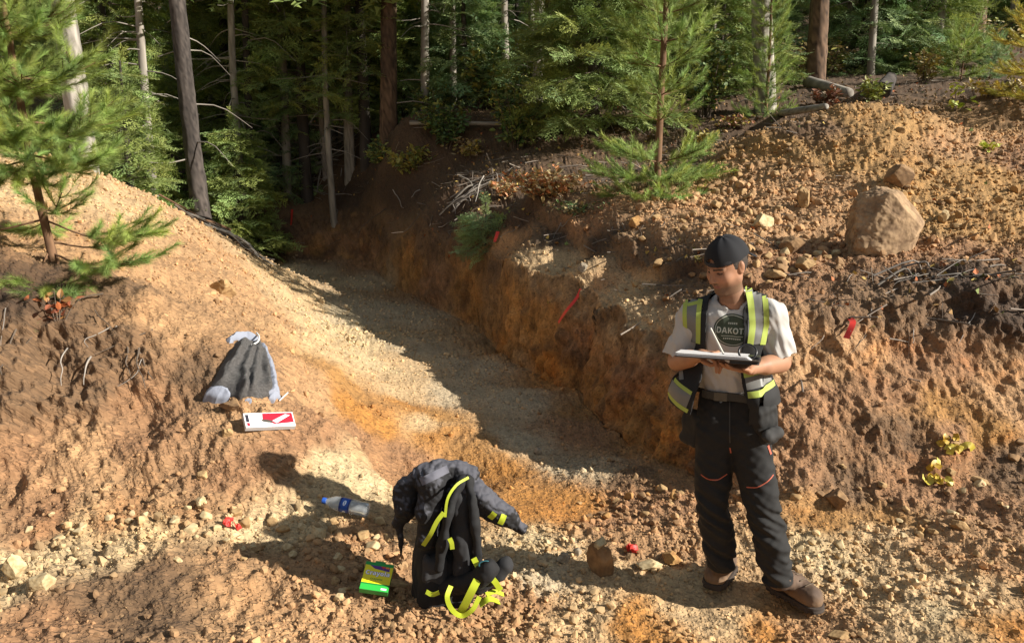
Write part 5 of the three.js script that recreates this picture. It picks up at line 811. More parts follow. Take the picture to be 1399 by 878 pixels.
// ---------------------------------------------------------------- the man with the clipboard
{
  const foot = atY(1030, 822, 0), yaw = Math.atan2(-foot.x, -foot.z), O = V(foot.x, 0, foot.z), ZL = V(Math.sin(yaw), 0, Math.cos(yaw)), XL = V(Math.cos(yaw), 0, -Math.sin(yaw));
  const J = (px, py, dz = 0) => { const d = rayOf(px, py), s = (dz - V(0, 0, 0).subVectors(camera.position, O).dot(ZL)) / d.dot(ZL), p = d.multiplyScalar(s).add(camera.position).sub(O); return V(p.dot(XL), p.y, p.dot(ZL)); };
  const man = thing('person', 'man in dark cap, white t-shirt and grey-lime safety vest writing on a clipboard', 'person', O); man.rotation.y = yaw;
  const cloth = (c, r = 0.9, extra = {}) => phys(c, r, { sheen: 0.0, sheenRoughness: 0.6, sheenColor: C(0.5, 0.5, 0.5), ...extra });
  // skeleton
  const shR = J(944, 433, -0.03), shL = J(1054, 431, -0.03), elR = J(924, 497, -0.04), elL = J(1068, 498, -0.03), wrR = J(959, 489, 0.2), wrL = J(1026, 507, 0.19), neck0 = J(1004, 430, -0.05), neck1 = J(997, 392, 0.0);
  const hipR = J(975, 588, -0.01), hipL = J(1022, 588, -0.01), knR = J(975, 690, 0.02), knL = J(1040, 690, 0.06), anR = J(986, 775, -0.03), anL = J(1064, 795, 0.05), chest = J(1000, 462, -0.05), belly = J(994, 520, -0.04), pelv = J(998, 562, -0.03);
  const tx = (y) => (y > belly.y ? lerp(belly.x, chest.x, clamp((y - belly.y) / (chest.y - belly.y))) : lerp(pelv.x, belly.x, clamp((y - pelv.y) / (belly.y - pelv.y)))), tz = -0.045;
  // torso as stacked ellipses
  const prof = [[0.86, .150, .105], [0.96, .158, .115], [1.04, .150, .112], [1.14, .146, .112], [1.26, .160, .118], [1.34, .168, .116], [1.41, .150, .098], [1.46, .095, .075], [1.50, .055, .058]];
  const rad = (y) => { let i = 0; while (i < prof.length - 2 && y > prof[i + 1][0]) i++; const t = clamp((y - prof[i][0]) / (prof[i + 1][0] - prof[i][0])), s = t * t * (3 - 2 * t); return [lerp(prof[i][1], prof[i + 1][1], s), lerp(prof[i][2], prof[i + 1][2], s)]; };
  const torso = (x, y, z) => { const [a, b] = rad(y), qx = (x - tx(y)) / a, qz = (z - tz) / b, k = Math.sqrt(qx * qx + qz * qz), d = (k - 1) * Math.min(a, b) * (k > 1 ? 1.15 : 1); return Math.max(d, 0.88 - y, y - 1.5); };
  const shoulders = blend(0.05, cone(shR, V(0.5 * (shR.x + shL.x), shR.y + 0.035, -0.06), 0.052, 0.062), cone(shL, V(0.5 * (shR.x + shL.x), shL.y + 0.035, -0.06), 0.052, 0.062));
  // skin: one surface of torso, arms, legs; head and hands are finer grids of the same body
  const SK = [0.36, 0.185, 0.11];
  const skinTone = (x, y, z) => { const k = 1 + 0.08 * noise(x * 30, y * 30, z * 30) + 0.05 * noise(x * 90, y * 90, z * 90); return [SK[0] * k, SK[1] * k, SK[2] * k]; };
  const arms = blend(0.03, chain([shR, elR, wrR], [0.047, 0.041, 0.027]), chain([shL, elL, wrL], [0.047, 0.042, 0.028]), cone(elR.clone().lerp(wrR, 0.1), elR.clone().lerp(wrR, 0.55), 0.043, 0.036), cone(elL.clone().lerp(wrL, 0.1), elL.clone().lerp(wrL, 0.55), 0.044, 0.037));
  const inner = (x, y, z) => torso(x, y, z) + 0.025;
  const legs = blend(0.03, chain([hipR, knR, anR], [0.07, 0.05, 0.04]), chain([hipL, knL, anL], [0.07, 0.05, 0.04]));
  const bodyF = blend(0.04, inner, arms, legs, cone(neck0, neck1, 0.062, 0.055));
  // head, in a frame that looks down to the board and to the side
  const headC = J(992, 366, 0.035), headM = new THREE.Matrix4().makeRotationFromEuler(new THREE.Euler(0.4, -0.7, -0.04, 'YXZ')).setPosition(headC);
  const headLocal = (() => {
    const parts = [ball(0, 0.018, -0.014, 0.075, 0.096, 0.095), ball(0, -0.042, 0.022, 0.060, 0.080, 0.067)];
    const cheeks = [ball(0.036, -0.03, 0.055, 0.027, 0.026, 0.025), ball(-0.036, -0.03, 0.055, 0.027, 0.026, 0.025)], jaw = blend(0.02, cone(V(-0.05, -0.062, 0.0), V(-0.014, -0.104, 0.06), 0.02, 0.016), cone(V(0.05, -0.062, 0), V(0.014, -0.104, 0.06), 0.02, 0.016), ball(0, -0.103, 0.066, 0.02, 0.016, 0.016));
    const brow = blend(0.012, cone(V(-0.04, 0.023, 0.066), V(-0.01, 0.02, 0.081), 0.009, 0.009), cone(V(0.04, 0.023, 0.066), V(0.01, 0.02, 0.081), 0.009, 0.009));
    const nose = blend(0.01, cone(V(0, 0.014, 0.083), V(0, -0.03, 0.106), 0.0075, 0.0105), ball(-0.0125, -0.034, 0.092, 0.009, 0.0075, 0.01), ball(0.0125, -0.034, 0.092, 0.009, 0.0075, 0.01));
    const lips = blend(0.004, cone(V(-0.021, -0.065, 0.078), V(0, -0.06, 0.0885), 0.0035, 0.006), cone(V(0.021, -0.065, 0.078), V(0, -0.06, 0.0885), 0.0035, 0.006), cone(V(-0.018, -0.069, 0.079), V(0.018, -0.069, 0.079), 0.0045, 0.0045), ball(0, -0.071, 0.084, 0.012, 0.006, 0.006));
    const ear = (s) => blend(0.006, ball(s * 0.077, -0.006, -0.014, 0.008, 0.03, 0.018), ball(s * 0.081, 0.004, -0.018, 0.009, 0.021, 0.012));
    const sk = blend(0.035, ...parts), cheekF = blend(0.02, ...cheeks), eyes = (x, y, z) => Math.min(ball(-0.031, 0.003, 0.0685, 0.0125)(x, y, z), ball(0.031, 0.003, 0.0685, 0.0125)(x, y, z)), so1 = ball(-0.031, 0.004, 0.086, 0.017, 0.0115, 0.016), so2 = ball(0.031, 0.004, 0.086, 0.017, 0.0115, 0.016), e1 = ear(1), e2 = ear(-1);
    return (x, y, z) => { let d = smin(smin(sk(x, y, z), cheekF(x, y, z), 0.025), jaw(x, y, z), 0.03); d = smin(d, brow(x, y, z), 0.014); d = smax(d, -Math.min(so1(x, y, z), so2(x, y, z)), 0.012); d = smin(d, nose(x, y, z), 0.01); d = smin(d, eyes(x, y, z), 0.003); d = smin(d, lips(x, y, z), 0.005); return smin(d, Math.min(e1(x, y, z), e2(x, y, z)), 0.008); };
  })();
  const inv = headM.clone().invert(), hp = V(0, 0, 0);
  const headTone = (X, Y, Z) => {
    const { x, y, z } = hp.set(X, Y, Z).applyMatrix4(inv); let c = skinTone(X, Y, Z);
    const mix = (t, k) => { c = c.map((v, i) => lerp(v, t[i], clamp(k))); };
    mix([0.5, 0.2, 0.13], 0.5 * sstep(0.03, 0.0, len3(Math.abs(x) - 0.036, y + 0.03, z - 0.07)));
    const beard = Math.max(sstep(-0.055, -0.08, y + 0.25 * Math.max(0, 0.05 - z)), sstep(0.026, 0.012, Math.abs(x)) * sstep(0.012, 0.004, Math.abs(y + 0.05)) * (z > 0.06 ? 1 : 0)) * (y > -0.125 ? 1 : 0.4);
    mix([0.13, 0.075, 0.045], beard * (0.85 + 0.3 * noise(x * 300, y * 300, z * 300)));
    if (z > 0.06 && Math.abs(x) < 0.023) mix([0.33, 0.11, 0.085], sstep(0.0085, 0.005, Math.abs(y + 0.066)) * 0.9);
    if (y < -0.03 && z > -0.02) mix([0.2, 0.12, 0.08], 0.35 * sstep(-0.035, -0.06, y));
    if (z > 0.07 && Math.abs(x) < 0.02) mix([0.09, 0.03, 0.025], sstep(0.0022, 0.0008, Math.abs(y + 0.0655)));
    const ex = Math.abs(x) - 0.031, br = y - (0.0225 + 0.1 * -ex * ex * 20);
    if (z > 0.05) { mix([0.035, 0.022, 0.015], sstep(0.0065, 0.003, Math.abs(br)) * sstep(0.024, 0.018, Math.abs(ex))); }
    if (z > 0.06) { const e = (ex / 0.0135) ** 2 + ((y - 0.001) / 0.0052) ** 2; mix([0.07, 0.035, 0.024], sstep(1.6, 1.0, e)); mix([0.3, 0.24, 0.2], 0.8 * sstep(0.5, 0.2, e + (y > 0.001 ? 0.4 : 0))); mix([0.015, 0.01, 0.008], sstep(0.006, 0.0042, len3(ex, y + 0.0005, 0))); }
    return c;
  };
  // hands: palm, four fingers of unequal length, a thumb from the side of the palm
  function hand(w, d, n, side, curls, thumb, scale = 1) {
    d = d.clone().normalize(); const s = V(0, 0, 0).crossVectors(d, n).normalize().multiplyScalar(side); n = V(0, 0, 0).crossVectors(s, d).normalize().multiplyScalar(side);
    if (n.dot(V(0, 0, 0).crossVectors(s, d)) === 0) n = n; const P = (a, b, c) => w.clone().addScaledVector(d, a * scale).addScaledVector(s, b * scale).addScaledVector(n, c * scale), fs = [];
    fs.push(blend(0.012, cone(P(-0.01, 0, 0), P(0.03, 0.012, 0), 0.024, 0.02), cone(P(0.02, 0.018, 0), P(0.085, 0.028, 0), 0.016, 0.0125), cone(P(0.02, -0.016, 0), P(0.078, -0.026, 0), 0.016, 0.0115), cone(P(0.03, 0, 0), P(0.085, 0.002, 0), 0.016, 0.0125)));
    const L = [[0.044, 0.027, 0.022], [0.048, 0.031, 0.023], [0.045, 0.029, 0.022], [0.036, 0.021, 0.02]], bx = [0.03, 0.01, -0.01, -0.028], ba = [0.088, 0.092, 0.088, 0.08];
    L.forEach((l, i) => { let q = P(ba[i], bx[i], 0), a = 0; const pts = [q], sp = s.clone().multiplyScalar((bx[i]) * 1.2); l.forEach((v, k) => { a += curls[i][k]; q = q.clone().addScaledVector(d.clone().multiplyScalar(Math.cos(a)).addScaledVector(n, Math.sin(a)).add(sp).normalize(), v * scale); pts.push(q); }); fs.push(chain(pts, [0.0098, 0.0088, 0.0081, 0.0068].map((v) => v * scale))); });
    const tp = [P(0.018, 0.02, 0.004), ...thumb.map((t) => P(...t))]; fs.push(chain(tp, [0.017, 0.0125, 0.0105, 0.008].map((v) => v * scale)));
    return blend(0.007, ...fs);
  }
  const boardC = J(982, 492, 0.3), penTip = J(990, 488, 0.3);
  const dR = J(985, 486, 0.29).sub(wrR), handR = hand(wrR, dR, V(0.25, -0.9, 0.1), -1, [[.75, .75, .35], [.85, .85, .5], [.95, 1.0, .6], [1.0, 1.1, .6]], [[0.055, 0.042, 0.022], [0.088, 0.033, 0.042], [0.11, 0.022, 0.046]], 0.97);
  const dL = J(985, 505, 0.3).sub(wrL), handL = hand(wrL, dL, V(0, 1, 0.1), -1, [[.1, .25, .2], [.05, .25, .2], [.08, .3, .2], [.15, .3, .2]], [[0.05, 0.05, 0.0], [0.075, 0.062, 0.012], [0.098, 0.066, 0.016]], 0.97);
  const box = (p, r) => [V(p.x - r, p.y - r, p.z - r), V(p.x + r, p.y + r, p.z + r)];
  const hR = wrR.clone().addScaledVector(dR.clone().normalize(), 0.08), hL = wrL.clone().addScaledVector(dL.clone().normalize(), 0.08);
  const cut = (f, p, d) => { const n = d.clone().normalize(); return (x, y, z) => Math.max(f(x, y, z), -((x - p.x) * n.x + (y - p.y) * n.y + (z - p.z) * n.z) - 0.012); };
  part('body', mergeGeometries([
    skinOf(bodyF, V(-0.5, 0.02, -0.35), V(0.5, 1.62, 0.42), 0.012, skinTone),
    skinOf(blend(0.025, inFrame(headM, headLocal), cone(neck0, neck1, 0.062, 0.055)), headC.clone().add(V(-0.15, -0.19, -0.16)), headC.clone().add(V(0.15, 0.16, 0.16)), 0.0036, headTone),
    skinOf(cut(blend(0.015, handR, cone(elR.clone().lerp(wrR, 0.7), wrR, 0.033, 0.027)), wrR, dR), ...box(hR, 0.125), 0.0036, skinTone),
    skinOf(cut(blend(0.015, handL, cone(elL.clone().lerp(wrL, 0.7), wrL, 0.034, 0.028)), wrL, dL), ...box(hL, 0.125), 0.0036, skinTone)]), phys(C(1, 1, 1), 0.55, { vertexColors: true, specularIntensity: 0.6 }), man);
  // hair below the cap
  part('hair', skinOf(inFrame(headM, (x, y, z) => { const d = ball(0, 0.016, -0.018, 0.0785, 0.099, 0.0975)(x, y, z) + 0.002 * noise(x * 120, y * 120, z * 120); return Math.max(d, -(0.03 - z - 0.02 * 0) * 0 + (z - 0.022), y - 0.06, -0.075 - y + (z > -0.02 ? 0.04 : 0)); }), headC.clone().addScalar(-0.15), headC.clone().addScalar(0.15), 0.005), std(C(0.03, 0.02, 0.014), 0.8), man);
  // cap worn backwards: crown, gap with strap over the forehead, peak behind
  const capDome = (x, y, z) => { const d = ball(0, 0.026, -0.015, 0.0865, 0.108, 0.107)(x, y, z) - 0.0015 * Math.sin(Math.atan2(x, z + 0.015) * 6); const rim = 0.036 - 0.12 * (z < 0 ? -z * 0.28 : -z * 0.05) - y; return Math.max(Math.abs(d) - 0.004, rim, -ball(0, 0.045, 0.1, 0.03, 0.03, 0.05)(x, y, z)); };
  const cap = part('cap', skinOf(inFrame(headM, capDome), headC.clone().addScalar(-0.16), headC.clone().addScalar(0.18), 0.0042), cloth(C(0.007, 0.0075, 0.01)), man);
  const backTurn = headM.clone();
  part('strap', skinOf(inFrame(headM, (x, y, z) => { const d = ball(0, 0.026, -0.015, 0.0865, 0.108, 0.107)(x, y, z); return Math.max(Math.abs(d) - 0.0035, Math.abs(y - 0.047) - 0.009, -z); }), headC.clone().addScalar(-0.16), headC.clone().addScalar(0.18), 0.0042), cloth(C(0.02, 0.02, 0.024)), cap);
  part('peak', skinOf(inFrame(headM, (x, y, z) => { const q = (z + 0.1) / 0.062, w = Math.abs(x) / 0.08, yy = y - (0.022 + 0.02 * (1 - w * w) + (z + 0.1) * 0.85 - 0.012); return Math.max(Math.abs(yy) - 0.004, (Math.sqrt(q * q + w * w) - 1) * 0.07, z + 0.09); }), headC.clone().addScalar(-0.22), headC.clone().addScalar(0.18), 0.005), cloth(C(0.007, 0.0075, 0.01)), cap);
  part('button', new THREE.SphereGeometry(0.008, 10, 6).applyMatrix4(headM.clone().multiply(new THREE.Matrix4().makeTranslation(0, 0.134, -0.015))), cloth(C(0.015, 0.016, 0.02)), cap);
  // t-shirt
  const slR = shR.clone().lerp(elR, 0.86), slL = shL.clone().lerp(elL, 0.86), dirR = elR.clone().sub(shR).normalize(), dirL = elL.clone().sub(shL).normalize();
  const sleeve = (sh, end, dir) => { const f = cone(sh, end, 0.054, 0.073); return (x, y, z) => Math.max(f(x, y, z) + 0.006 * noise(x * 14, y * 9, z * 14), (x - end.x) * dir.x + (y - end.y) * dir.y + (z - end.z) * dir.z); };
  const sR = sleeve(shR, slR, dirR), sL = sleeve(shL, slL, dirL);
  const by0 = J(990, 542, 0.08).y;
  const shirtF = (x, y, z) => { let d = smin(torso(x, y, z), shoulders(x, y, z), 0.05); d = smin(d, Math.min(sR(x, y, z), sL(x, y, z)), 0.04); d += 0.009 * noise(x * 9 + 4, y * 5, z * 9) + 0.011 * noise(x * 22 + y * 12, y * 9 - x * 8, z * 15) + 0.004 * noise(x * 46 + y * 20, y * 18, z * 30) - 0.012 * sstep(1.2, 1.02, y) * noise(x * 20, y * 8, 3); return Math.max(d, by0 - y, -(cone(neck0, neck1, 0.066, 0.066)(x, y, z))); };
  const shirt = part('shirt', skinOf(shirtF, V(-0.54, 0.96, -0.28), V(0.42, 1.53, 0.2), 0.0062), cloth(C(0.46, 0.445, 0.42)), man);
  const back = V(0, 0, -1);
  { // the printed badge on the chest
    const cv = document.createElement('canvas'); cv.width = 512; cv.height = 448; const c = cv.getContext('2d');
    c.fillStyle = '#3d4536'; c.fillRect(0, 0, 512, 448); c.strokeStyle = '#c9c8ba'; c.lineWidth = 7; c.beginPath(); c.ellipse(256, 224, 232, 202, 0, 0, 7); c.stroke();
    c.fillStyle = '#b5b5a6'; c.textAlign = 'center'; c.font = 'bold 112px sans-serif'; c.fillText('DAKOTA', 256, 268); for (let i = 0; i < 5; i++) c.fillRect(196 + i * 26, 116, 15, 24);
    c.fillRect(110, 300, 292, 8); c.font = 'bold 34px sans-serif'; for (let i = 0; i < 9; i++) c.fillRect(140 + i * 27, 330, 16, 20);
    const t = new THREE.CanvasTexture(cv); t.colorSpace = THREE.SRGBColorSpace;
    const a = J(1000, 457, 0.1), g = wrap(shirtF, (u, v) => { const th = u * 6.2832, q = v; return V(a.x + Math.cos(th) * q * 0.085, a.y + Math.sin(th) * q * 0.074, 0.4); }, 40, 8, back, 0.0022, 0.9), U = g.attributes.uv;
    for (let i = 0; i < U.count; i++) { const u = U.getX(i) * 6.2832, v = U.getY(i); U.setXY(i, 0.5 + Math.cos(u) * v * 0.5, 0.5 + Math.sin(u) * v * 0.5); }
    part('shirt_print', g, std(0xffffff, 0.9, { map: t, side: THREE.DoubleSide }), shirt);
    part('collar', new THREE.TorusGeometry(0.066, 0.0065, 8, 40).rotateX(Math.PI / 2 + 0.42).scale(1, 1, 0.9).translate(neck0.x - 0.003, neck0.y + 0.012, neck0.z + 0.018), cloth(C(0.44, 0.425, 0.4)), shirt);
  }
  // trousers
  const tr = (x, y, z) => {
    let d = blend(0.05, cone(hipR.clone().add(V(0.01, 0.07, -0.01)), hipR, 0.115, 0.108), cone(hipL.clone().add(V(-0.01, 0.07, -0.01)), hipL, 0.115, 0.108))(x, y, z);
    return d;
  };
  const hipsF = blend(0.05, cone(hipR.clone().add(V(0.012, 0.1, -0.02)), hipR, 0.105, 0.102), cone(hipL.clone().add(V(-0.012, 0.1, -0.02)), hipL, 0.105, 0.102)), legRF = chain([hipR, hipR.clone().lerp(knR, 0.55), knR, knR.clone().lerp(anR, 0.5), anR], [0.1, 0.09, 0.076, 0.08, 0.068]), legLF = chain([hipL, hipL.clone().lerp(knL, 0.55), knL, knL.clone().lerp(anL, 0.5), anL], [0.1, 0.092, 0.078, 0.082, 0.07]);
  const trousersF = (x, y, z) => {
    let d = smin(hipsF(x, y, z), smin(legRF(x, y, z), legLF(x, y, z), 0.02), 0.04);
    const kn = Math.exp(-(((y - 0.47) / 0.1) ** 2)), an = Math.exp(-(((y - 0.2) / 0.11) ** 2));
    d += 0.008 * noise(x * 8, y * 5, z * 8 + 3) + (0.006 + 0.018 * kn + 0.016 * an) * noise(x * 9 + y * 6, y * 26 + x * 14, z * 10) + 0.004 * noise(x * 22, y * 30 - x * 20, z * 22);
    const low = x < (anR.x + anL.x) / 2 ? anR.y - 0.015 : anL.y - 0.012;
    return Math.max(d, y - 1.065, low - y);
  };
  const trousers = part('trousers', skinOf(trousersF, V(-0.32, 0.0, -0.24), V(0.34, 1.09, 0.26), 0.0072), cloth(C(0.0085, 0.0082, 0.0082), 0.85), man);
  const P = (px, py) => { const p = J(px, py, 0.1); p.z = 0.1; return p; };
  const orange = std(C(0.4, 0.1, 0.06), 0.85);
  part('piping', band(trousersF, [P(957, 653), P(968, 658), P(982, 659), P(993, 654)], 0.0055, back), orange, trousers);
  part('piping', band(trousersF, [P(1020, 667), P(1034, 666), P(1046, 661), P(1057, 654)], 0.0055, back), orange, trousers);
  part('piping', band(trousersF, [P(997, 617), P(998, 625)], 0.006, back), orange, trousers);
  part('piping', band(trousersF, [P(1056, 616), P(1060, 628)], 0.012, V(-0.5, 0, -0.86)), orange, trousers);
  part('fly_seam', band(trousersF, [P(996, 556), P(997, 610)], 0.006, back), cloth(C(0.05, 0.048, 0.046)), trousers);
  const pocketF = (a, tilt, w, h) => inFrame(new THREE.Matrix4().makeRotationFromEuler(new THREE.Euler(0.05, tilt, tilt * 0.22)).setPosition(a), boxy(0, 0, 0, w, h, 0.03, 0.03));
  const pk = (f, a, name) => part(name, skinOf((x, y, z) => f(x, y, z) + 0.014 * noise(x * 13, y * 13, z * 13) + 0.003 * noise(x * 40, y * 30, z * 40), a.clone().add(V(-0.15, -0.2, -0.12)), a.clone().add(V(0.15, 0.2, 0.12)), 0.006), cloth(name === 'holster_pocket' && a.x < 0 ? C(0.014, 0.0135, 0.013) : C(0.032, 0.031, 0.03), 0.85), trousers);  // sunward pocket greyer, far one darker: side light put into the cloth colour
  const pL = J(1046, 583, 0.05), pR = J(947, 588, 0.0);
  pk(pocketF(pL, 0.75, 0.07, 0.1), pL, 'holster_pocket'); pk(pocketF(pR, -0.75, 0.065, 0.095), pR, 'holster_pocket');
  const pf = J(1056, 596, 0.1); pk(pocketF(pf, 0.75, 0.055, 0.03), pf, 'pocket_flap');
  // belt
  const beltF = (x, y, z) => { const d = hipsF(x, y, z); return Math.max(Math.abs(d - 0.004) - 0.005, Math.abs(y - (J(990, 546, 0.1).y)) - 0.02); };
  const by = J(990, 546, 0.08).y, belt = part('belt', skinOf((x, y, z) => Math.max(Math.abs(smin(hipsF(x, Math.min(y, 1.0), z), 9, 0.01) - 0.003) - 0.005, Math.abs(y - by) - 0.02), V(-0.3, by - 0.05, -0.24), V(0.3, by + 0.05, 0.2), 0.005), cloth(C(0.05, 0.048, 0.042)), man);
  const bc = J(984, 546, 0.1); { const g = wrap((x, y, z) => hipsF(x, Math.min(y, 1.0), z), (u, v) => V(bc.x + (u - 0.5) * 0.06, by + (v - 0.5) * 0.04, 0.4), 6, 4, back, 0.014, 0.9); part('buckle', g, std(C(0.09, 0.09, 0.085), 0.4, { metalness: 0.6, side: THREE.DoubleSide }), belt); }
  // safety vest
  const edge = (pts) => { const q = pts.map(([px, py]) => J(px, py, 0.1)); return (y) => { if (y >= q[0].y) return q[0].x; for (let i = 0; i < q.length - 1; i++) if (y >= q[i + 1].y) return lerp(q[i + 1].x, q[i].x, (y - q[i + 1].y) / (q[i].y - q[i + 1].y)); return q[q.length - 1].x; }; };
  const inR = edge([[971, 388], [966, 420], [963, 470], [959, 520], [950, 545], [944, 572]]), inL = edge([[1007, 388], [1013, 420], [1016, 460], [1010, 505], [1014, 530], [1024, 560]]);
  const outR = edge([[929, 390], [934, 420], [936, 450], [938, 482]]), outL = edge([[1047, 390], [1051, 420], [1051, 450], [1047, 482]]), armPit = J(1000, 484, 0).y;
  const armR = cone(shR.clone().add(V(0.02, 0.0, 0)), elR, 0.08, 0.088), armL = cone(shL.clone().add(V(-0.02, 0.0, 0)), elL, 0.08, 0.088);
  const vestBase = (x, y, z) => { const fl = sstep(1.24, 1.02, y), s = x < -0.02 ? 0.9 : 0.2; let d = smin(torso(x, y, z), shoulders(x, y, z), 0.05) - 0.016 - fl * (0.035 + 0.075 * s * sstep(0.03, 0.16, Math.abs(x - tx(y)))); return d + 0.008 * noise(x * 7, y * 4 + 8, z * 7) + 0.004 * noise(x * 18, y * 14, z * 18) + 0.012 * fl * noise(x * 12, y * 4, 1); };
  const vestHem = J(950, 566, 0.08).y;
  const vestF = (x, y, z) => {
    let d = Math.abs(vestBase(x, y, z)) - 0.0055;
    if (z > tz - 0.02) d = Math.max(d, Math.min(x - inR(y), inL(y) - x));
    if (y > armPit - 0.03) d = Math.max(d, smin(Math.max(outR(y) - x, x - outL(y)), (y - armPit + 0.03) * 2, 0.03));
    d = Math.max(d, -Math.min(armR(x, y, z), armL(x, y, z)), vestHem + (x < 0 ? 0.02 * Math.sin(x * 9) : 0.05 + 0.06 * (x - 0.05)) - y + 0.02 * noise(x * 4, 2, z * 4), -(cone(neck0.clone().add(V(0, -0.01, 0.01)), neck1, 0.083, 0.09)(x, y, z)));
    return d;
  };
  const vest = part('safety_vest', skinOf(vestF, V(-0.58, 0.9, -0.34), V(0.42, 1.53, 0.3), 0.0054), cloth(C(0.009, 0.009, 0.0095), 0.8), man);
  const solid = (x, y, z) => vestBase(x, y, z) - 0.0055, silver = phys(C(0.16, 0.16, 0.15), 0.5, { side: THREE.DoubleSide, specularIntensity: 1 }), lime = phys(C(0.36, 0.44, 0.08), 0.7, { side: THREE.DoubleSide });
  const line = (pts) => pts.map(([px, py]) => P(px, py));
  const stripe = (pts, wpx, mat, name, o) => part(name, band(solid, line(pts), wpx / 296, back, o), mat, vest);
  // image-left panel over the shoulder
  stripe([[945, 400], [944, 430], [945, 476]], 20, silver, 'reflective_stripe', 0.0022);
  stripe([[934, 408], [933, 430], [934, 470]], 6, lime, 'lime_stripe', 0.003);
  stripe([[956, 396], [953, 430], [952, 476]], 6.5, lime, 'lime_stripe', 0.003);
  // image-right panel
  stripe([[1032, 400], [1036, 430], [1036, 476]], 27, silver, 'reflective_stripe', 0.0022);
  stripe([[1018, 390], [1025, 420], [1028, 450], [1025, 476]], 8, lime, 'lime_stripe', 0.003);
  stripe([[1042, 398], [1046, 425], [1047, 450], [1042, 478]], 7, lime, 'lime_stripe', 0.003);
  stripe([[944, 420], [945, 424]], 16, lime, 'lime_stripe', 0.0034);
  // lower bands
  stripe([[902, 532], [922, 541], [942, 549]], 20, silver, 'reflective_band', 0.0022);
  stripe([[900, 541], [920, 553], [941, 562]], 6, lime, 'lime_stripe', 0.003);
  stripe([[905, 521], [925, 529], [946, 538]], 5, lime, 'lime_stripe', 0.003);
  stripe([[919, 504], [926, 512], [930, 524]], 7, silver, 'reflective_stripe', 0.003);
  stripe([[1019, 527], [1038, 524], [1056, 521]], 17, silver, 'reflective_band', 0.0022);
  stripe([[1016, 517], [1036, 514], [1055, 511]], 7, lime, 'lime_stripe', 0.003);
  stripe([[1022, 541], [1040, 539], [1058, 534]], 8, lime, 'lime_stripe', 0.003);
  stripe([[1028, 403], [1046, 404]], 6, phys(C(0.25, 0.25, 0.25), 0.6, { side: THREE.DoubleSide }), 'shoulder_tape', 0.0038);
  // boots
  const boot = (an, heel, toe, label) => {
    const sole = 0.03, h = heel.clone().setY(0.045), t = toe.clone().setY(0.04), mid = h.clone().lerp(t, 0.45).setY(0.075), top = an.clone().add(V(0, 0.01, 0));
    const f0 = blend(0.03, cone(h.clone().setY(0.055), t.clone().lerp(h, 0.12).setY(0.055), 0.046, 0.052), cone(mid, t.clone().lerp(h, 0.2).setY(0.06), 0.052, 0.047), cone(h.clone().setY(0.07), top, 0.05, 0.056), cone(mid.clone().setY(0.085), top, 0.04, 0.045)), ax = t.clone().sub(h).setY(0).normalize();
    const f = (x, y, z) => Math.max(f0(x, y, z) + 0.0025 * noise(x * 40, y * 40, z * 40) - 0.002 * Math.sin(((x - h.x) * ax.x + (z - h.z) * ax.z) * 60) * sstep(0.06, 0.09, y) * 0.6, 0.028 - y, y - top.y - 0.02), c = h.clone().lerp(t, 0.5);
    const lo = V(c.x - 0.2, 0, c.z - 0.2), hi = V(c.x + 0.2, 0.32, c.z + 0.2);
    const b = part('boot', skinOf(f, lo, hi, 0.006, (x, y, z) => { const k = clamp(0.5 + 0.6 * noise(x * 18, y * 18, z * 18) + 0.4 * noise(x * 60, y * 60, z * 60)), dust = sstep(0.11, 0.03, y) * 0.55; return [lerp(lerp(0.06, 0.13, k), 0.32, dust), lerp(lerp(0.036, 0.08, k), 0.2, dust), lerp(lerp(0.024, 0.05, k), 0.11, dust)]; }), std(0xffffff, 0.8, { vertexColors: true }), man, label);
    part('sole', skinOf((x, y, z) => Math.max(f0(x, 0.05, z) - 0.006 + 0.003 * Math.sign(Math.sin(((x - h.x) * ax.x + (z - h.z) * ax.z) * 160)) * (y < 0.016 ? 1 : 0), y - 0.033, 0.001 - y), lo.clone().setY(-0.01), hi.clone().setY(0.06), 0.0055), std(C(0.045, 0.032, 0.024), 0.9), b);
    const sd = V(-ax.z, 0, ax.x);
    for (let k = 0; k < 5; k++) { const q = h.clone().lerp(t, 0.62 - k * 0.1), yy = 0.095 + k * 0.026; const pts = [-1, -0.4, 0.4, 1].map((s) => { let p = q.clone().addScaledVector(sd, s * 0.03).addScaledVector(ax, 0.1).setY(yy + 0.12); let n = 0; const dn = V(-ax.x * 0.5, -0.85, -ax.z * 0.5).normalize(); while (f0(p.x, p.y, p.z) > 0.004 && n++ < 120) p.addScaledVector(dn, Math.max(0.002, f0(p.x, p.y, p.z) * 0.6)); return p; }); part('lace', limb(pts, 0.0035, 5, null, 0, 8), std(C(0.12, 0.085, 0.055), 0.9), b); }
    return b;
  };
  const gY = (px, py) => { const p = atY(px, py, 0).sub(O); return V(p.dot(XL), 0, p.dot(ZL)); };
  boot(anR, gY(992, 782), gY(974, 806)); boot(anL, gY(1062, 806), gY(1115, 838));
  man.position.y = 0.012;
  // clipboard and pen
  const W2L = (p) => p.clone();
  const cb = thing('clipboard', 'clipboard with a stack of white paper held flat in the man\'s hands', 'clipboard', O.clone().addScaledVector(XL, boardC.x).addScaledVector(ZL, boardC.z).setY(boardC.y + 0.012)); cb.rotation.set(-0.17, yaw, 0.01, 'YXZ');
  cb.rotation.order = 'YXZ';
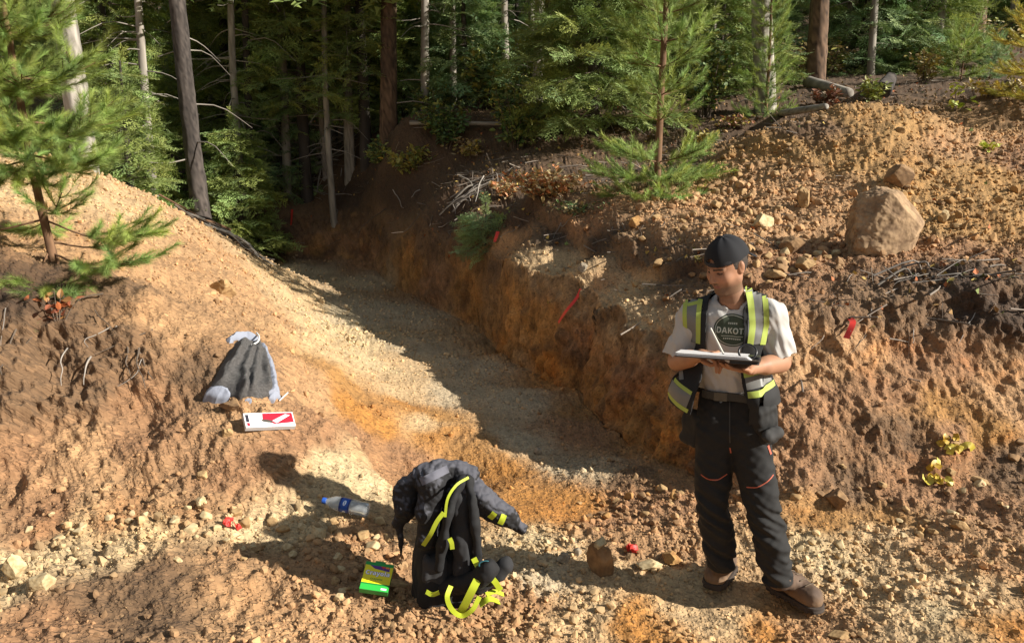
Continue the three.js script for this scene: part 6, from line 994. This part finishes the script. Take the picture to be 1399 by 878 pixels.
  const rb = (w, h, d) => { const s = new THREE.Shape(), r = 0.012, a = w / 2, b = d / 2; s.moveTo(-a + r, -b); s.lineTo(a - r, -b); s.quadraticCurveTo(a, -b, a, -b + r); s.lineTo(a, b - r); s.quadraticCurveTo(a, b, a - r, b); s.lineTo(-a + r, b); s.quadraticCurveTo(-a, b, -a, b - r); s.lineTo(-a, -b + r); s.quadraticCurveTo(-a, -b, -a + r, -b); return new THREE.ExtrudeGeometry(s, { depth: h, bevelEnabled: false }).rotateX(-Math.PI / 2); };
  part('board', rb(0.35, 0.005, 0.24), std(C(0.05, 0.035, 0.025), 0.6), cb);
  for (let k = 0; k < 4; k++) part('paper', rb(0.3 + 0.006 * k, 0.0022, 0.215).translate(-0.025 + 0.002 * k, 0.0055 + (3 - k) * 0.0032, 0.004 * (k % 2)), std(C(0.6, 0.58, 0.57), 0.85), cb);
  part('clip', mergeGeometries([rb(0.05, 0.012, 0.11).translate(0.148, 0.006, 0)]), std(C(0.03, 0.03, 0.032), 0.4, { metalness: 0.5 }), cb);
  part('ring', new THREE.TorusGeometry(0.036, 0.0045, 10, 36).rotateX(-0.5).translate(0.12, 0.035, 0.05), std(C(0.015, 0.015, 0.016), 0.35), cb);
  part('cover', rb(0.12, 0.012, 0.2).translate(0.11, -0.013, 0.01), std(C(0.012, 0.012, 0.014), 0.6), cb);
  const toW = (p) => O.clone().addScaledVector(XL, p.x).addScaledVector(ZL, p.z).setY(p.y + 0.012), pa = toW(J(990, 490, 0.31)), pb = toW(J(971, 452, 0.25));
  const pen = thing('pen', 'slim white pencil in the man\'s writing hand', 'pencil', pa), pd = pb.clone().sub(pa);
  part('shaft', limb([pd.clone().multiplyScalar(0.09), pd.clone().multiplyScalar(0.5), pd], [0.004, 0.004], 8, null, 0, 6), std(C(0.62, 0.58, 0.5), 0.5), pen);
  part('tip', limb([V(0, 0, 0), pd.clone().multiplyScalar(0.05), pd.clone().multiplyScalar(0.09)], [0.0008, 0.004], 8, null, 0, 4), std(C(0.04, 0.035, 0.03), 0.6), pen);
}
// ---------------------------------------------------------------- things lying about
function stage(foot) {   // a place to build at: yaw turned to the open side, and pixels read onto its upright plane
  const yaw = Math.atan2(-foot.x, -foot.z), ZL = V(Math.sin(yaw), 0, Math.cos(yaw)), XL = V(Math.cos(yaw), 0, -Math.sin(yaw)), D = V(0, 0, 0).subVectors(camera.position, foot).dot(ZL);
  return { foot, yaw, J: (px, py, dz = 0) => { const d = rayOf(px, py), s = (dz - D) / d.dot(ZL), p = d.multiplyScalar(s).add(camera.position).sub(foot); return V(p.dot(XL), p.y, p.dot(ZL)); } };
}
function surf(px, py) { const p = hit(px, py); groundPoint(p.x, p.z); return { p: V(P3.x, P3.y, P3.z), n: V(P3.nx, P3.ny, P3.nz), t: p.t }; }
function ribbon(pts, width, face, thick = 0.0012, twist = 0) {   // a strip with thickness along points; face: which way its flat side looks
  const c = new THREE.CatmullRomCurve3(pts), n = Math.max(6, pts.length * 6), pos = [], idx = [];
  for (let i = 0; i <= n; i++) {
    const t = i / n, p = c.getPoint(t), d = c.getTangent(t), f = face.clone().applyAxisAngle(d, twist * t), s = V(0, 0, 0).crossVectors(d, f).normalize().multiplyScalar(width / 2), u = V(0, 0, 0).crossVectors(s, d).normalize().multiplyScalar(thick / 2);
    for (const [a, b] of [[-1, -1], [1, -1], [1, 1], [-1, 1]]) pos.push(p.x + s.x * a + u.x * b, p.y + s.y * a + u.y * b, p.z + s.z * a + u.z * b);
  }
  for (let i = 0; i < n; i++) for (let k = 0; k < 4; k++) { const a = i * 4 + k, b = i * 4 + (k + 1) % 4; idx.push(a, a + 4, b, b, a + 4, b + 4); }
  idx.push(0, 1, 2, 0, 2, 3); const e = n * 4; idx.push(e, e + 2, e + 1, e, e + 3, e + 2);
  const g = new THREE.BufferGeometry(); g.setAttribute('position', new THREE.Float32BufferAttribute(pos, 3)); g.setIndex(idx);
  const h = g.toNonIndexed(); h.computeVertexNormals(); return h;
}
// flagging tape
const redTape = phys(C(0.72, 0.045, 0.03), 0.5, { side: THREE.DoubleSide, transmission: 0.2, thickness: 0 });
function tape(list, width, label, mat = redTape, out = 0.03, group) {
  const q = list.map(([px, py, o = 0]) => { const s = surf(px, py); return s.p.addScaledVector(s.n, out + o).add(V(0, 0, 0.012)); }), o = q[0].clone();
  single('flagging_ribbon', ribbon(q.map((p) => p.clone().sub(o)), width, V(-0.25, 0.35, 1).normalize(), 0.0015, 0.5), mat, label, 'ribbon', o);
}
tape([[796, 395], [790, 408, .02], [781, 424, .02], [770, 441]], 0.032, 'long red flagging ribbon hanging down the middle of the trench wall');
tape([[684, 318, .02], [682, 324, .02], [678, 332]], 0.05, 'short red ribbon on the corner of the trench wall lip');
tape([[399, 289, .03], [398, 297, .03], [397, 308]], 0.05, 'red ribbon at the dark far end of the trench');
tape([[1157, 436], [1153, 448, .02], [1148, 466]], 0.04, 'red ribbon pinned to the dirt bank right of the man');
{ // red ribbon crumpled on the whitish rock, red scrap among pale pebbles, torn yellow ribbon on the bank
  const crumple = (px, py, w, h, n, seed, mat, label, cat, wide) => {
    const s = surf(px, py), d = s.t / FPX, r = RNG(seed), g = thing(cat, label, 'ribbon', s.p);
    for (let k = 0; k < n; k++) {
      const x = r.n() * w * d * 0.6, y = r.n() * h * d * 0.6, a = r() * 6.28, L = r.r(0.5, 1) * w * d * 0.55, q = [];
      for (let i = 0; i < 4; i++) { const u = i / 3 - 0.5, wx = x + Math.cos(a) * L * u + r.n() * 0.012, wy = y + Math.sin(a) * L * u * 0.6, px2 = s.p.x + wx, pz2 = s.p.z - wy * 1.1; groundPoint(px2, pz2); q.push(V(P3.x - s.p.x, P3.y - s.p.y + 0.012 + 0.03 * Math.abs(Math.sin(i * 1.3 + k)), P3.z - s.p.z + 0.01)); }
      part('strip', ribbon(q, wide * r.r(0.7, 1.1), V(r.n() * 0.5, 0.8, 0.6).normalize(), 0.0012, r.r(-2, 2)), mat[k % mat.length], g);
    }
  };
  const yel = [phys(C(0.62, 0.5, 0.06), 0.5, { side: THREE.DoubleSide, transmission: 0.25, thickness: 0 }), phys(C(0.52, 0.33, 0.035), 0.5, { side: THREE.DoubleSide })];
  crumple(1303, 618, 34, 22, 8, 3, yel, 'torn yellow ribbon, the crumpled bunch higher up the right bank', 'flagging_ribbon', 0.04);
  crumple(1278, 655, 36, 26, 9, 4, yel, 'torn yellow ribbon, the crumpled bunch lower down the right bank', 'flagging_ribbon', 0.04);
  crumple(865, 758, 20, 10, 5, 5, [redTape], 'red ribbon crumpled against the whitish rock by the man', 'flagging_ribbon', 0.025);
  crumple(316, 724, 16, 14, 5, 6, [redTape], 'red scrap of ribbon among the pale pebbles on the left', 'flagging_ribbon', 0.03);
}
const fabric = (c, r = 0.9) => phys(c, r);
// ---- backpack, and the jacket thrown over it
{
  const { foot, yaw, J } = stage(hit(622, 822)), black = fabric(C(0.007, 0.007, 0.008), 0.85), lime = phys(C(0.42, 0.5, 0.03), 0.6, { side: THREE.DoubleSide }), neon = phys(C(0.46, 0.55, 0.03), 0.55, { side: THREE.DoubleSide });
  const pack = thing('backpack', 'black backpack with lime straps standing upright on the pebbles', 'backpack', foot); pack.rotation.y = yaw;
  const bc = J(606, 742, -0.06), lean = new THREE.Matrix4().makeRotationFromEuler(new THREE.Euler(-0.1, 0.25, -0.05)).setPosition(bc);
  const ns = (x, y, z, a = 1) => a * (0.008 * noise(x * 12, y * 12, z * 12) + 0.004 * noise(x * 30, y * 24, z * 30));
  const body = inFrame(lean, blend(0.06, boxy(0, -0.02, 0, 0.125, 0.28, 0.1, 0.07), boxy(0.0, -0.16, 0.03, 0.13, 0.14, 0.11, 0.06)));
  const all = (f, lo, hi, cell, col) => skinOf(f, lo, hi, cell, col), B0 = V(-0.45, -0.06, -0.4), B1 = V(0.5, 0.85, 0.4);
  part('pack_body', all((x, y, z) => body(x, y, z) + ns(x, y, z), B0, B1, 0.008), black, pack);
  const strap = (pts, w, th, mat, name, parent = pack) => { const c = new THREE.CatmullRomCurve3(pts), sm = c.getPoints(10), f = chain(sm, sm.map(() => w)); return part(name, all((x, y, z) => Math.max(f(x, y, z), -9) + ns(x, y, z, 1.3), sm.reduce((a, p) => a.min(p), sm[0].clone()).addScalar(-w * 1.6), sm.reduce((a, p) => a.max(p), sm[0].clone()).addScalar(w * 1.6), 0.006), mat, parent); };
  const s1 = strap([J(632, 655, 0.06), J(616, 690, 0.13), J(606, 735, 0.13), J(600, 775, 0.1)], 0.023, 0, black, 'shoulder_strap');
  const s2 = strap([J(640, 655, 0.06), J(648, 700, 0.13), J(652, 750, 0.13), J(650, 790, 0.1)], 0.023, 0, black, 'shoulder_strap');
  strap([J(628, 680, 0.06), J(632, 740, 0.09), J(634, 790, 0.09)], 0.05, 0, fabric(C(0.02, 0.02, 0.022)), 'back_panel');
  strap([J(610, 800, 0.08), J(645, 795, 0.17), J(668, 778, 0.2)], 0.045, 0, black, 'hip_belt');
  const pad = strap([J(655, 800, 0.1), J(682, 780, 0.14), J(690, 772, 0.14)], 0.04, 0, fabric(C(0.02, 0.02, 0.022)), 'hip_pad');
  part('side_pocket', all((x, y, z) => { const p = J(594, 775, 0.06); return boxy(p.x, p.y, p.z, 0.06, 0.075, 0.05, 0.035)(x, y, z) + ns(x, y, z, 1.4); }, B0, V(0.2, 0.5, 0.4), 0.0075), fabric(C(0.03, 0.03, 0.032)), pack);
  const face = V(0, 0.2, 1).normalize(), web = (pts, w, mat = lime, fc = face, name = 'webbing', parent = pack) => part(name, ribbon(pts, w, fc, 0.003), mat, parent);
  web([J(640, 652, 0.1), J(624, 662, 0.14), J(612, 680, 0.165), J(608, 706, 0.17)], 0.012, lime, face, 'piping');
  web([J(606, 700, 0.17), J(597, 712, 0.172), J(588, 730, 0.165), J(578, 745, 0.13)], 0.02);
  web([J(614, 735, 0.168), J(617, 742, 0.168), J(618, 750, 0.165)], 0.02);
  web([J(647, 762, 0.16), J(652, 772, 0.165), J(658, 782, 0.2), J(672, 790, 0.22), J(684, 806, 0.19)], 0.026, neon);
  web([J(652, 792, 0.225), J(645, 806, 0.235), J(634, 828, 0.22), J(628, 838, 0.2)], 0.036, neon);
  web([J(616, 800, 0.2), J(611, 815, 0.23), J(617, 832, 0.23), J(630, 841, 0.22), J(645, 833, 0.23), J(655, 815, 0.22)], 0.022, neon);
  web([J(655, 826, 0.2), J(668, 818, 0.2), J(682, 822, 0.17)], 0.03, neon, V(0, 1, 0.4).normalize());
  web([J(664, 812, 0.2), J(676, 808, 0.18), J(688, 812, 0.16)], 0.022, neon, V(0, 1, 0.5).normalize());
  web([J(582, 808, 0.14), J(590, 812, 0.15), J(600, 809, 0.16)], 0.02, neon);
  part('carabiner', new THREE.TorusGeometry(0.022, 0.0035, 8, 20).scale(1.3, 0.8, 1).translate(...J(663, 771, 0.21).toArray()), std(C(0.06, 0.2, 0.24), 0.35, { metalness: 0.5 }), pack);
  // jacket
  const jk = thing('jacket', 'grey and black jacket with lime cuff stripes draped over the backpack', 'jacket', foot); jk.rotation.y = yaw;
  const topL = chain([J(552, 668, -0.02), J(572, 652, 0.0), J(600, 642, -0.02), J(622, 640, -0.03), J(640, 650, 0.0)], [0.035, 0.045, 0.05, 0.045, 0.05]);
  const hang = chain([J(556, 672, -0.02), J(553, 695, 0.01), J(545, 712, 0.0)], [0.06, 0.058, 0.03]), hang2 = chain([J(590, 660, 0.04), J(585, 700, 0.07), J(583, 738, 0.07)], [0.065, 0.06, 0.045]), tail = chain([J(545, 700, 0), J(548, 735, 0.02), J(548, 768, 0.02)], [0.02, 0.01, 0.007]), back2 = chain([J(630, 655, -0.05), J(620, 690, -0.06), J(612, 720, -0.05)], [0.08, 0.09, 0.06]);
  const slv = chain([J(640, 668, 0.03), J(662, 686, 0.08), J(688, 703, 0.1), J(711, 722, 0.1)], [0.066, 0.062, 0.052, 0.026]);
  const jf = (x, y, z) => { let d = smin(topL(x, y, z), Math.min(hang(x, y, z), smin(hang2(x, y, z), back2(x, y, z), 0.05)), 0.05); d = smin(Math.min(d, tail(x, y, z)), slv(x, y, z), 0.03); return d + 0.014 * noise(x * 11 + y * 7, y * 11 - x * 4, z * 10) + 0.012 * (0.3 - Math.abs(noise(x * 22 + y * 16, y * 18 - x * 19, z * 18))) + 0.003 * noise(x * 60, y * 60, z * 60); };
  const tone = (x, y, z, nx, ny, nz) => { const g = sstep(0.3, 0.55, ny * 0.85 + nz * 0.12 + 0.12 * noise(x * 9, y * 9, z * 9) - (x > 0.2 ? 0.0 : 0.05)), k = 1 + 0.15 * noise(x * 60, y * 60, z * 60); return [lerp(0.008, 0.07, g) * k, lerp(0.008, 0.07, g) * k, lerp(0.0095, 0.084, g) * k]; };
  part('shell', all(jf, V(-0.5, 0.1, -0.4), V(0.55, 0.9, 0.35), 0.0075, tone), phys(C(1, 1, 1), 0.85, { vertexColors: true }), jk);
  for (const [a, b] of [[J(670, 716, 0.2), J(677, 706, 0.2)], [J(684, 722, 0.2), J(690, 709, 0.2)]]) part('cuff_stripe', band(jf, [a, a.clone().lerp(b, 0.5), b], 0.026, V(0, 0, -1), 0.003), neon, jk);
  part('collar', band(jf, [J(573, 664, 0.2), J(590, 656, 0.2), J(612, 648, 0.2)], 0.035, V(0, -0.25, -0.97), 0.006), fabric(C(0.12, 0.12, 0.145)), jk);
}
// ---- frame lying on a slope
function slopeFrame(px, py, turn = 0, lift = 0) {
  const p = hit(px, py), e = 0.15, n = V(-(baseY(p.x + e, p.z) - baseY(p.x - e, p.z)) / (2 * e), 1, -(baseY(p.x, p.z + e) - baseY(p.x, p.z - e)) / (2 * e)).normalize(), x = V(1, 0, 0).addScaledVector(n, -n.x).normalize(), z = V(0, 0, 0).crossVectors(x, n);
  let y = -9; for (let a = -1; a <= 1; a++) for (let b = -1; b <= 1; b++) { groundPoint(p.x + a * 0.06, p.z + b * 0.06); y = Math.max(y, (P3.y - p.y) - (P3.x - p.x) * 0); }
  const m = new THREE.Matrix4().makeBasis(x, n, z); Q.setFromRotationMatrix(m).multiply(new THREE.Quaternion().setFromAxisAngle(UP, turn));
  groundPoint(p.x, p.z); return { pos: V(P3.x, P3.y, P3.z).addScaledVector(n, lift), q: Q.clone(), n, t: p.t };
}
const lay = (o, f) => { o.position.copy(f.pos); o.quaternion.copy(f.q); return o; };
{ // hoodie spread on the bank, lining outwards
  const f = slopeFrame(334, 512, 0, 0.0), h = lay(thing('hoodie', 'grey fleece-lined hoodie with pale blue-grey outside lying on the left bank', 'hoodie'), f), inv = f.q.clone().invert();
  const L = (px, py) => { const d = rayOf(px, py), s = V(0, 0, 0).subVectors(f.pos, camera.position).dot(f.n) / d.dot(f.n), p = d.multiplyScalar(s).add(camera.position).sub(f.pos).applyQuaternion(inv); return [p.x, p.z]; };
  const poly = (pts) => { const q = pts.map(([a, b]) => L(a, b)), n = q.length; return (x, z) => { let d = 1e9, s = 1; for (let i = 0, j = n - 1; i < n; j = i++) { const ex = q[j][0] - q[i][0], ez = q[j][1] - q[i][1], wx = x - q[i][0], wz = z - q[i][1], t = clamp((wx * ex + wz * ez) / (ex * ex + ez * ez)), bx = wx - ex * t, bz = wz - ez * t; d = Math.min(d, bx * bx + bz * bz); const c1 = z >= q[i][1], c2 = z < q[j][1], c3 = ex * wz > ez * wx; if ((c1 && c2 && c3) || (!c1 && !c2 && !c3)) s = -s; } return s * Math.sqrt(d); }; };
  const lineD = (pts) => { const q = pts.map(([a, b]) => L(a, b)); return (x, z) => { let d = 9; for (let i = 0; i < q.length - 1; i++) { const ex = q[i + 1][0] - q[i][0], ez = q[i + 1][1] - q[i][1], wx = x - q[i][0], wz = z - q[i][1], t = clamp((wx * ex + wz * ez) / (ex * ex + ez * ez)); d = Math.min(d, Math.hypot(wx - ex * t, wz - ez * t)); } return d; }; };
  const F = [[[354, 466], [348, 500], [338, 546]], [[364, 480], [362, 515], [366, 540]], [[330, 472], [318, 500], [298, 526]], [[340, 486], [331, 510], [327, 546]], [[308, 505], [300, 522]]].map(lineD);
  const Gd = new Grid((x, z) => { const w = V(x, 0, z).applyQuaternion(f.q).add(f.pos); return (baseY(w.x, w.z) - w.y) * f.n.y; }, -0.6, 0.6, -0.7, 0.7, 0.05);
  const soft = (P, hgt, round = 0.03) => (x, y, z) => { const d = P(x, z); return smax(d, y - Gd.y(x, z) - hgt(x, z) * (0.55 + 0.45 * sstep(0.0, -0.06, d)), round); };
  const wr = (x, z) => 0.014 * noise(x * 11, 5, z * 11) + 0.007 * noise(x * 26, 1, z * 18) + 0.002 * noise(x * 90, 1, z * 90);
  const foldH = (x, z) => { let v = 0.07; for (const g of F) v = Math.max(v, 0.07 + (0.04 + 0.03 * noise(x * 7 + 3, 2, z * 5)) * Math.exp(-((g(x + 0.02 * noise(x * 9, 4, z * 9), z) / 0.027) ** 2))); return v + wr(x, z); };
  const lo = V(-0.46, -0.28, -0.55), hi = V(0.46, 0.28, 0.55), solid = (g) => (x, y, z) => Math.max(g(x, y, z), Gd.y(x, z) - 0.05 - y), speck = (x, y, z) => { const k = 0.062 + 0.03 * noise(x * 70, y * 70, z * 70) + 0.03 * noise(x * 170, y * 170, z * 170); return [k * 1.05, k * 0.98, k * 0.94]; };
  part('lining', skinOf(solid(soft(poly([[316, 474], [330, 466], [352, 464], [366, 478], [373, 512], [373, 543], [348, 552], [326, 548], [313, 538], [288, 524], [301, 500]]), foldH)), lo, hi, 0.0075, speck), phys(C(1, 1, 1), 1, { vertexColors: true, sheen: 0.3, sheenColor: C(.4, .4, .4) }), h);
  const pale = fabric(C(0.25, 0.27, 0.33)), piece = (name, pts, hh) => { const poly0 = poly(pts); return part(name, skinOf(solid(soft((a, b) => poly0(a + 0.012 * noise(a * 20, 1, b * 20), b + 0.012 * noise(a * 20, 7, b * 20)), (x, z) => hh * 0.8 + 0.035 + 1.2 * wr(x, z), 0.035)), lo, hi, 0.0075), pale, h); };
  piece('hood', [[306, 470], [314, 460], [334, 455], [356, 460], [366, 474], [352, 470], [336, 464], [320, 468], [311, 480]], 0.085);
  piece('outer_shell', [[350, 459], [368, 468], [379, 500], [382, 537], [374, 547], [362, 545], [365, 512], [356, 482]], 0.07);
  piece('cuff', [[283, 528], [287, 521], [318, 531], [314, 540], [298, 537]], 0.05);
  piece('hem', [[328, 547], [346, 550], [350, 556], [343, 560], [330, 554]], 0.03);
  piece('sleeve_end', [[364, 540], [382, 535], [383, 545], [374, 550], [364, 548]], 0.035);
  const ds = (px, py, y) => { const [x, z] = L(px, py); return V(x, y + Gd.y(x, z), z); };
  part('drawstring', limb([ds(349, 458, 0.1), ds(350, 470, 0.115), ds(347, 480, 0.11), ds(338, 486, 0.1)], 0.006, 6, null, 0, 20), std(C(0.7, 0.69, 0.67), 0.8), h);
}
const canvasTex = (w, h, draw) => { const c = document.createElement('canvas'); c.width = w; c.height = h; draw(c.getContext('2d'), w, h); const t = new THREE.CanvasTexture(c); t.colorSpace = THREE.SRGBColorSpace; return t; };
function carton(w, h, d) { // box with small rounded folds; its top printed
  const g = new THREE.BoxGeometry(w, h, d, 1, 1, 1); return g;
}
{ // white and red card box
  const f = slopeFrame(366, 579, 0.42, 0.025), o = lay(thing('card_box', 'small white and red printed card box lying on the left bank below the hoodie', 'box'), f);
  part('carton', carton(0.3, 0.03, 0.11), std(C(0.56, 0.55, 0.55), 0.6), o);
  const t = canvasTex(512, 224, (c, w, h) => {
    c.fillStyle = '#efeeee'; c.fillRect(0, 0, w, h); c.fillStyle = '#a3142e'; c.beginPath(); c.moveTo(190, 8); c.lineTo(w - 8, 8); c.lineTo(w - 8, h - 60); c.lineTo(300, h - 40); c.lineTo(180, 120); c.fill();
    c.fillStyle = '#f3f2f2'; c.beginPath(); c.moveTo(280, 130); c.lineTo(430, 30); c.lineTo(480, 48); c.lineTo(320, 170); c.fill();
    c.fillStyle = '#4a443c'; c.beginPath(); c.ellipse(225, 132, 62, 22, 0.25, 0, 7); c.fill(); c.fillStyle = '#2b2a35'; c.fillRect(10, 20, 34, 120); c.fillStyle = '#a3142e'; c.fillRect(14, 150, 30, 50);
    c.fillStyle = '#777'; for (let i = 0; i < 4; i++) c.fillRect(64, 30 + i * 22, 80 - i * 9, 7);
  });
  part('printed_top', new THREE.PlaneGeometry(0.296, 0.106).rotateX(-Math.PI / 2).translate(0, 0.0157, 0), std(0xffffff, 0.5, { map: t }), o);
}
{ // crayon box
  const f = slopeFrame(513, 817, 0.1, 0.03), o = lay(thing('crayon_box', 'yellow and green crayon box lying on the pebbles in front of the backpack', 'box'), f);
  o.rotateX(0.45); o.rotateY(-0.1); o.position.y += 0.03;
  part('carton', carton(0.135, 0.028, 0.16), std(C(0.05, 0.3, 0.06), 0.5), o);
  const t = canvasTex(448, 528, (c, w, h) => {
    c.fillStyle = '#f3e11a'; c.fillRect(0, 0, w, h); c.fillStyle = '#1f9a3c'; c.fillRect(0, 0, w, 60); c.fillStyle = '#2fb243'; c.fillRect(0, h - 130, w, 130); c.fillStyle = '#157a30'; c.fillRect(0, h - 130, w, 26);
    c.fillStyle = '#5b2a86'; c.beginPath(); c.moveTo(70, 60); c.lineTo(400, 60); c.lineTo(400, 150); c.lineTo(160, 120); c.fill(); c.fillStyle = '#d8312f'; c.beginPath(); c.moveTo(250, 60); c.lineTo(330, 60); c.lineTo(300, 110); c.fill(); c.fillStyle = '#f28a1c'; c.fillRect(330, 62, 60, 34);
    c.fillStyle = '#ffffff'; c.strokeStyle = '#6a4aa0'; c.lineWidth = 10; c.font = 'bold 108px sans-serif'; c.textAlign = 'center'; c.strokeText('Crayola', w / 2, 240); c.fillText('Crayola', w / 2, 240); c.fillStyle = '#3a7d2c'; c.font = 'bold 52px sans-serif'; c.fillText('crayons', w / 2, 330);
    c.fillStyle = '#e9f3ea'; c.fillRect(w - 120, h - 60, 90, 34);
  });
  part('printed_face', new THREE.PlaneGeometry(0.133, 0.158).rotateX(-Math.PI / 2).translate(0, 0.0146, 0), std(0xffffff, 0.45, { map: t }), o);
  part('tuck_flap', new THREE.BoxGeometry(0.05, 0.003, 0.02).translate(0, 0.0, -0.09), std(C(0.05, 0.32, 0.06), 0.5), o);
}
{ // water bottle on its side, cap to the left
  const s = surf(474, 704), o = thing('water_bottle', 'clear plastic water bottle with blue label and cap lying beside the backpack', 'bottle', s.p.clone().add(V(0, 0.06, 0.03))), L = 0.25, R = 0.038; o.scale.setScalar(1.08);
  o.rotation.set(0, -0.12, -0.17);
  const prof = [[0.0, 0], [0.022, 0.0], [R * 0.95, 0.006], [R, 0.03], [R * 0.93, 0.045], [R, 0.06], [R, 0.09], [R * 0.97, 0.1], [R * 0.97, 0.155], [R, 0.165], [R * 0.95, 0.185], [R * 0.7, 0.21], [0.015, 0.228], [0.0135, 0.24]], lat = (pr) => new THREE.LatheGeometry(pr.map(([r, y]) => new THREE.Vector2(r, y)), 28).rotateZ(Math.PI / 2).translate(L / 2, 0, 0);
  part('bottle_body', lat(prof), phys(C(0.85, 0.89, 0.92), 0.18, { transmission: 0.75, thickness: 0, ior: 1.4, side: THREE.DoubleSide }), o);
  part('cap', lat([[0, 0.255], [0.0155, 0.2545], [0.0165, 0.252], [0.0165, 0.233], [0.015, 0.232]]), std(C(0.02, 0.09, 0.42), 0.4), o);
  const t = canvasTex(512, 160, (c, w, h) => { c.fillStyle = '#1c4fa8'; c.fillRect(0, 0, w, h); c.fillStyle = '#0f2f78'; c.fillRect(0, 0, w, 26); c.fillRect(0, h - 26, w, 26); c.fillStyle = '#dfe9f6'; for (let k = 0; k < 4; k++) { c.beginPath(); c.ellipse(64 + k * 128, 80, 34, 24, 0.3, 0, 7); c.fill(); c.fillStyle = '#1c4fa8'; c.fillRect(40 + k * 128, 74, 46, 9); c.fillStyle = '#dfe9f6'; } });
  part('label', lat([[R * 0.985, 0.1], [R * 0.985, 0.155]]), std(0xffffff, 0.4, { map: t, side: THREE.DoubleSide }), o);
  part('water', lat([[0, 0.008], [R * 0.82, 0.01], [R * 0.86, 0.04], [R * 0.86, 0.1], [0, 0.1]]), phys(C(0.9, 0.94, 0.95), 0.05, { transmission: 1, thickness: 0.03, ior: 1.33 }), o);
}
{ const s = surf(383, 549), e = surf(393, 545), o = thing('pencil', 'white pencil stuck in the dirt between hoodie and card box', 'pencil', s.p.clone().add(V(0, 0.02, 0.01))), d = e.p.clone().sub(s.p).setLength(0.1).add(V(0.02, 0.03, 0)); part('shaft', limb([V(0, 0, 0), d.clone().multiplyScalar(0.5), d], [0.005, 0.005], 8, null, 0, 6), std(C(0.6, 0.58, 0.56), 0.5), o); part('tip', limb([d, d.clone().multiplyScalar(1.06), d.clone().multiplyScalar(1.14)], [0.005, 0.001], 8, null, 0, 4), std(C(0.05, 0.05, 0.05), 0.5), o); }
renderer.render(scene, camera);
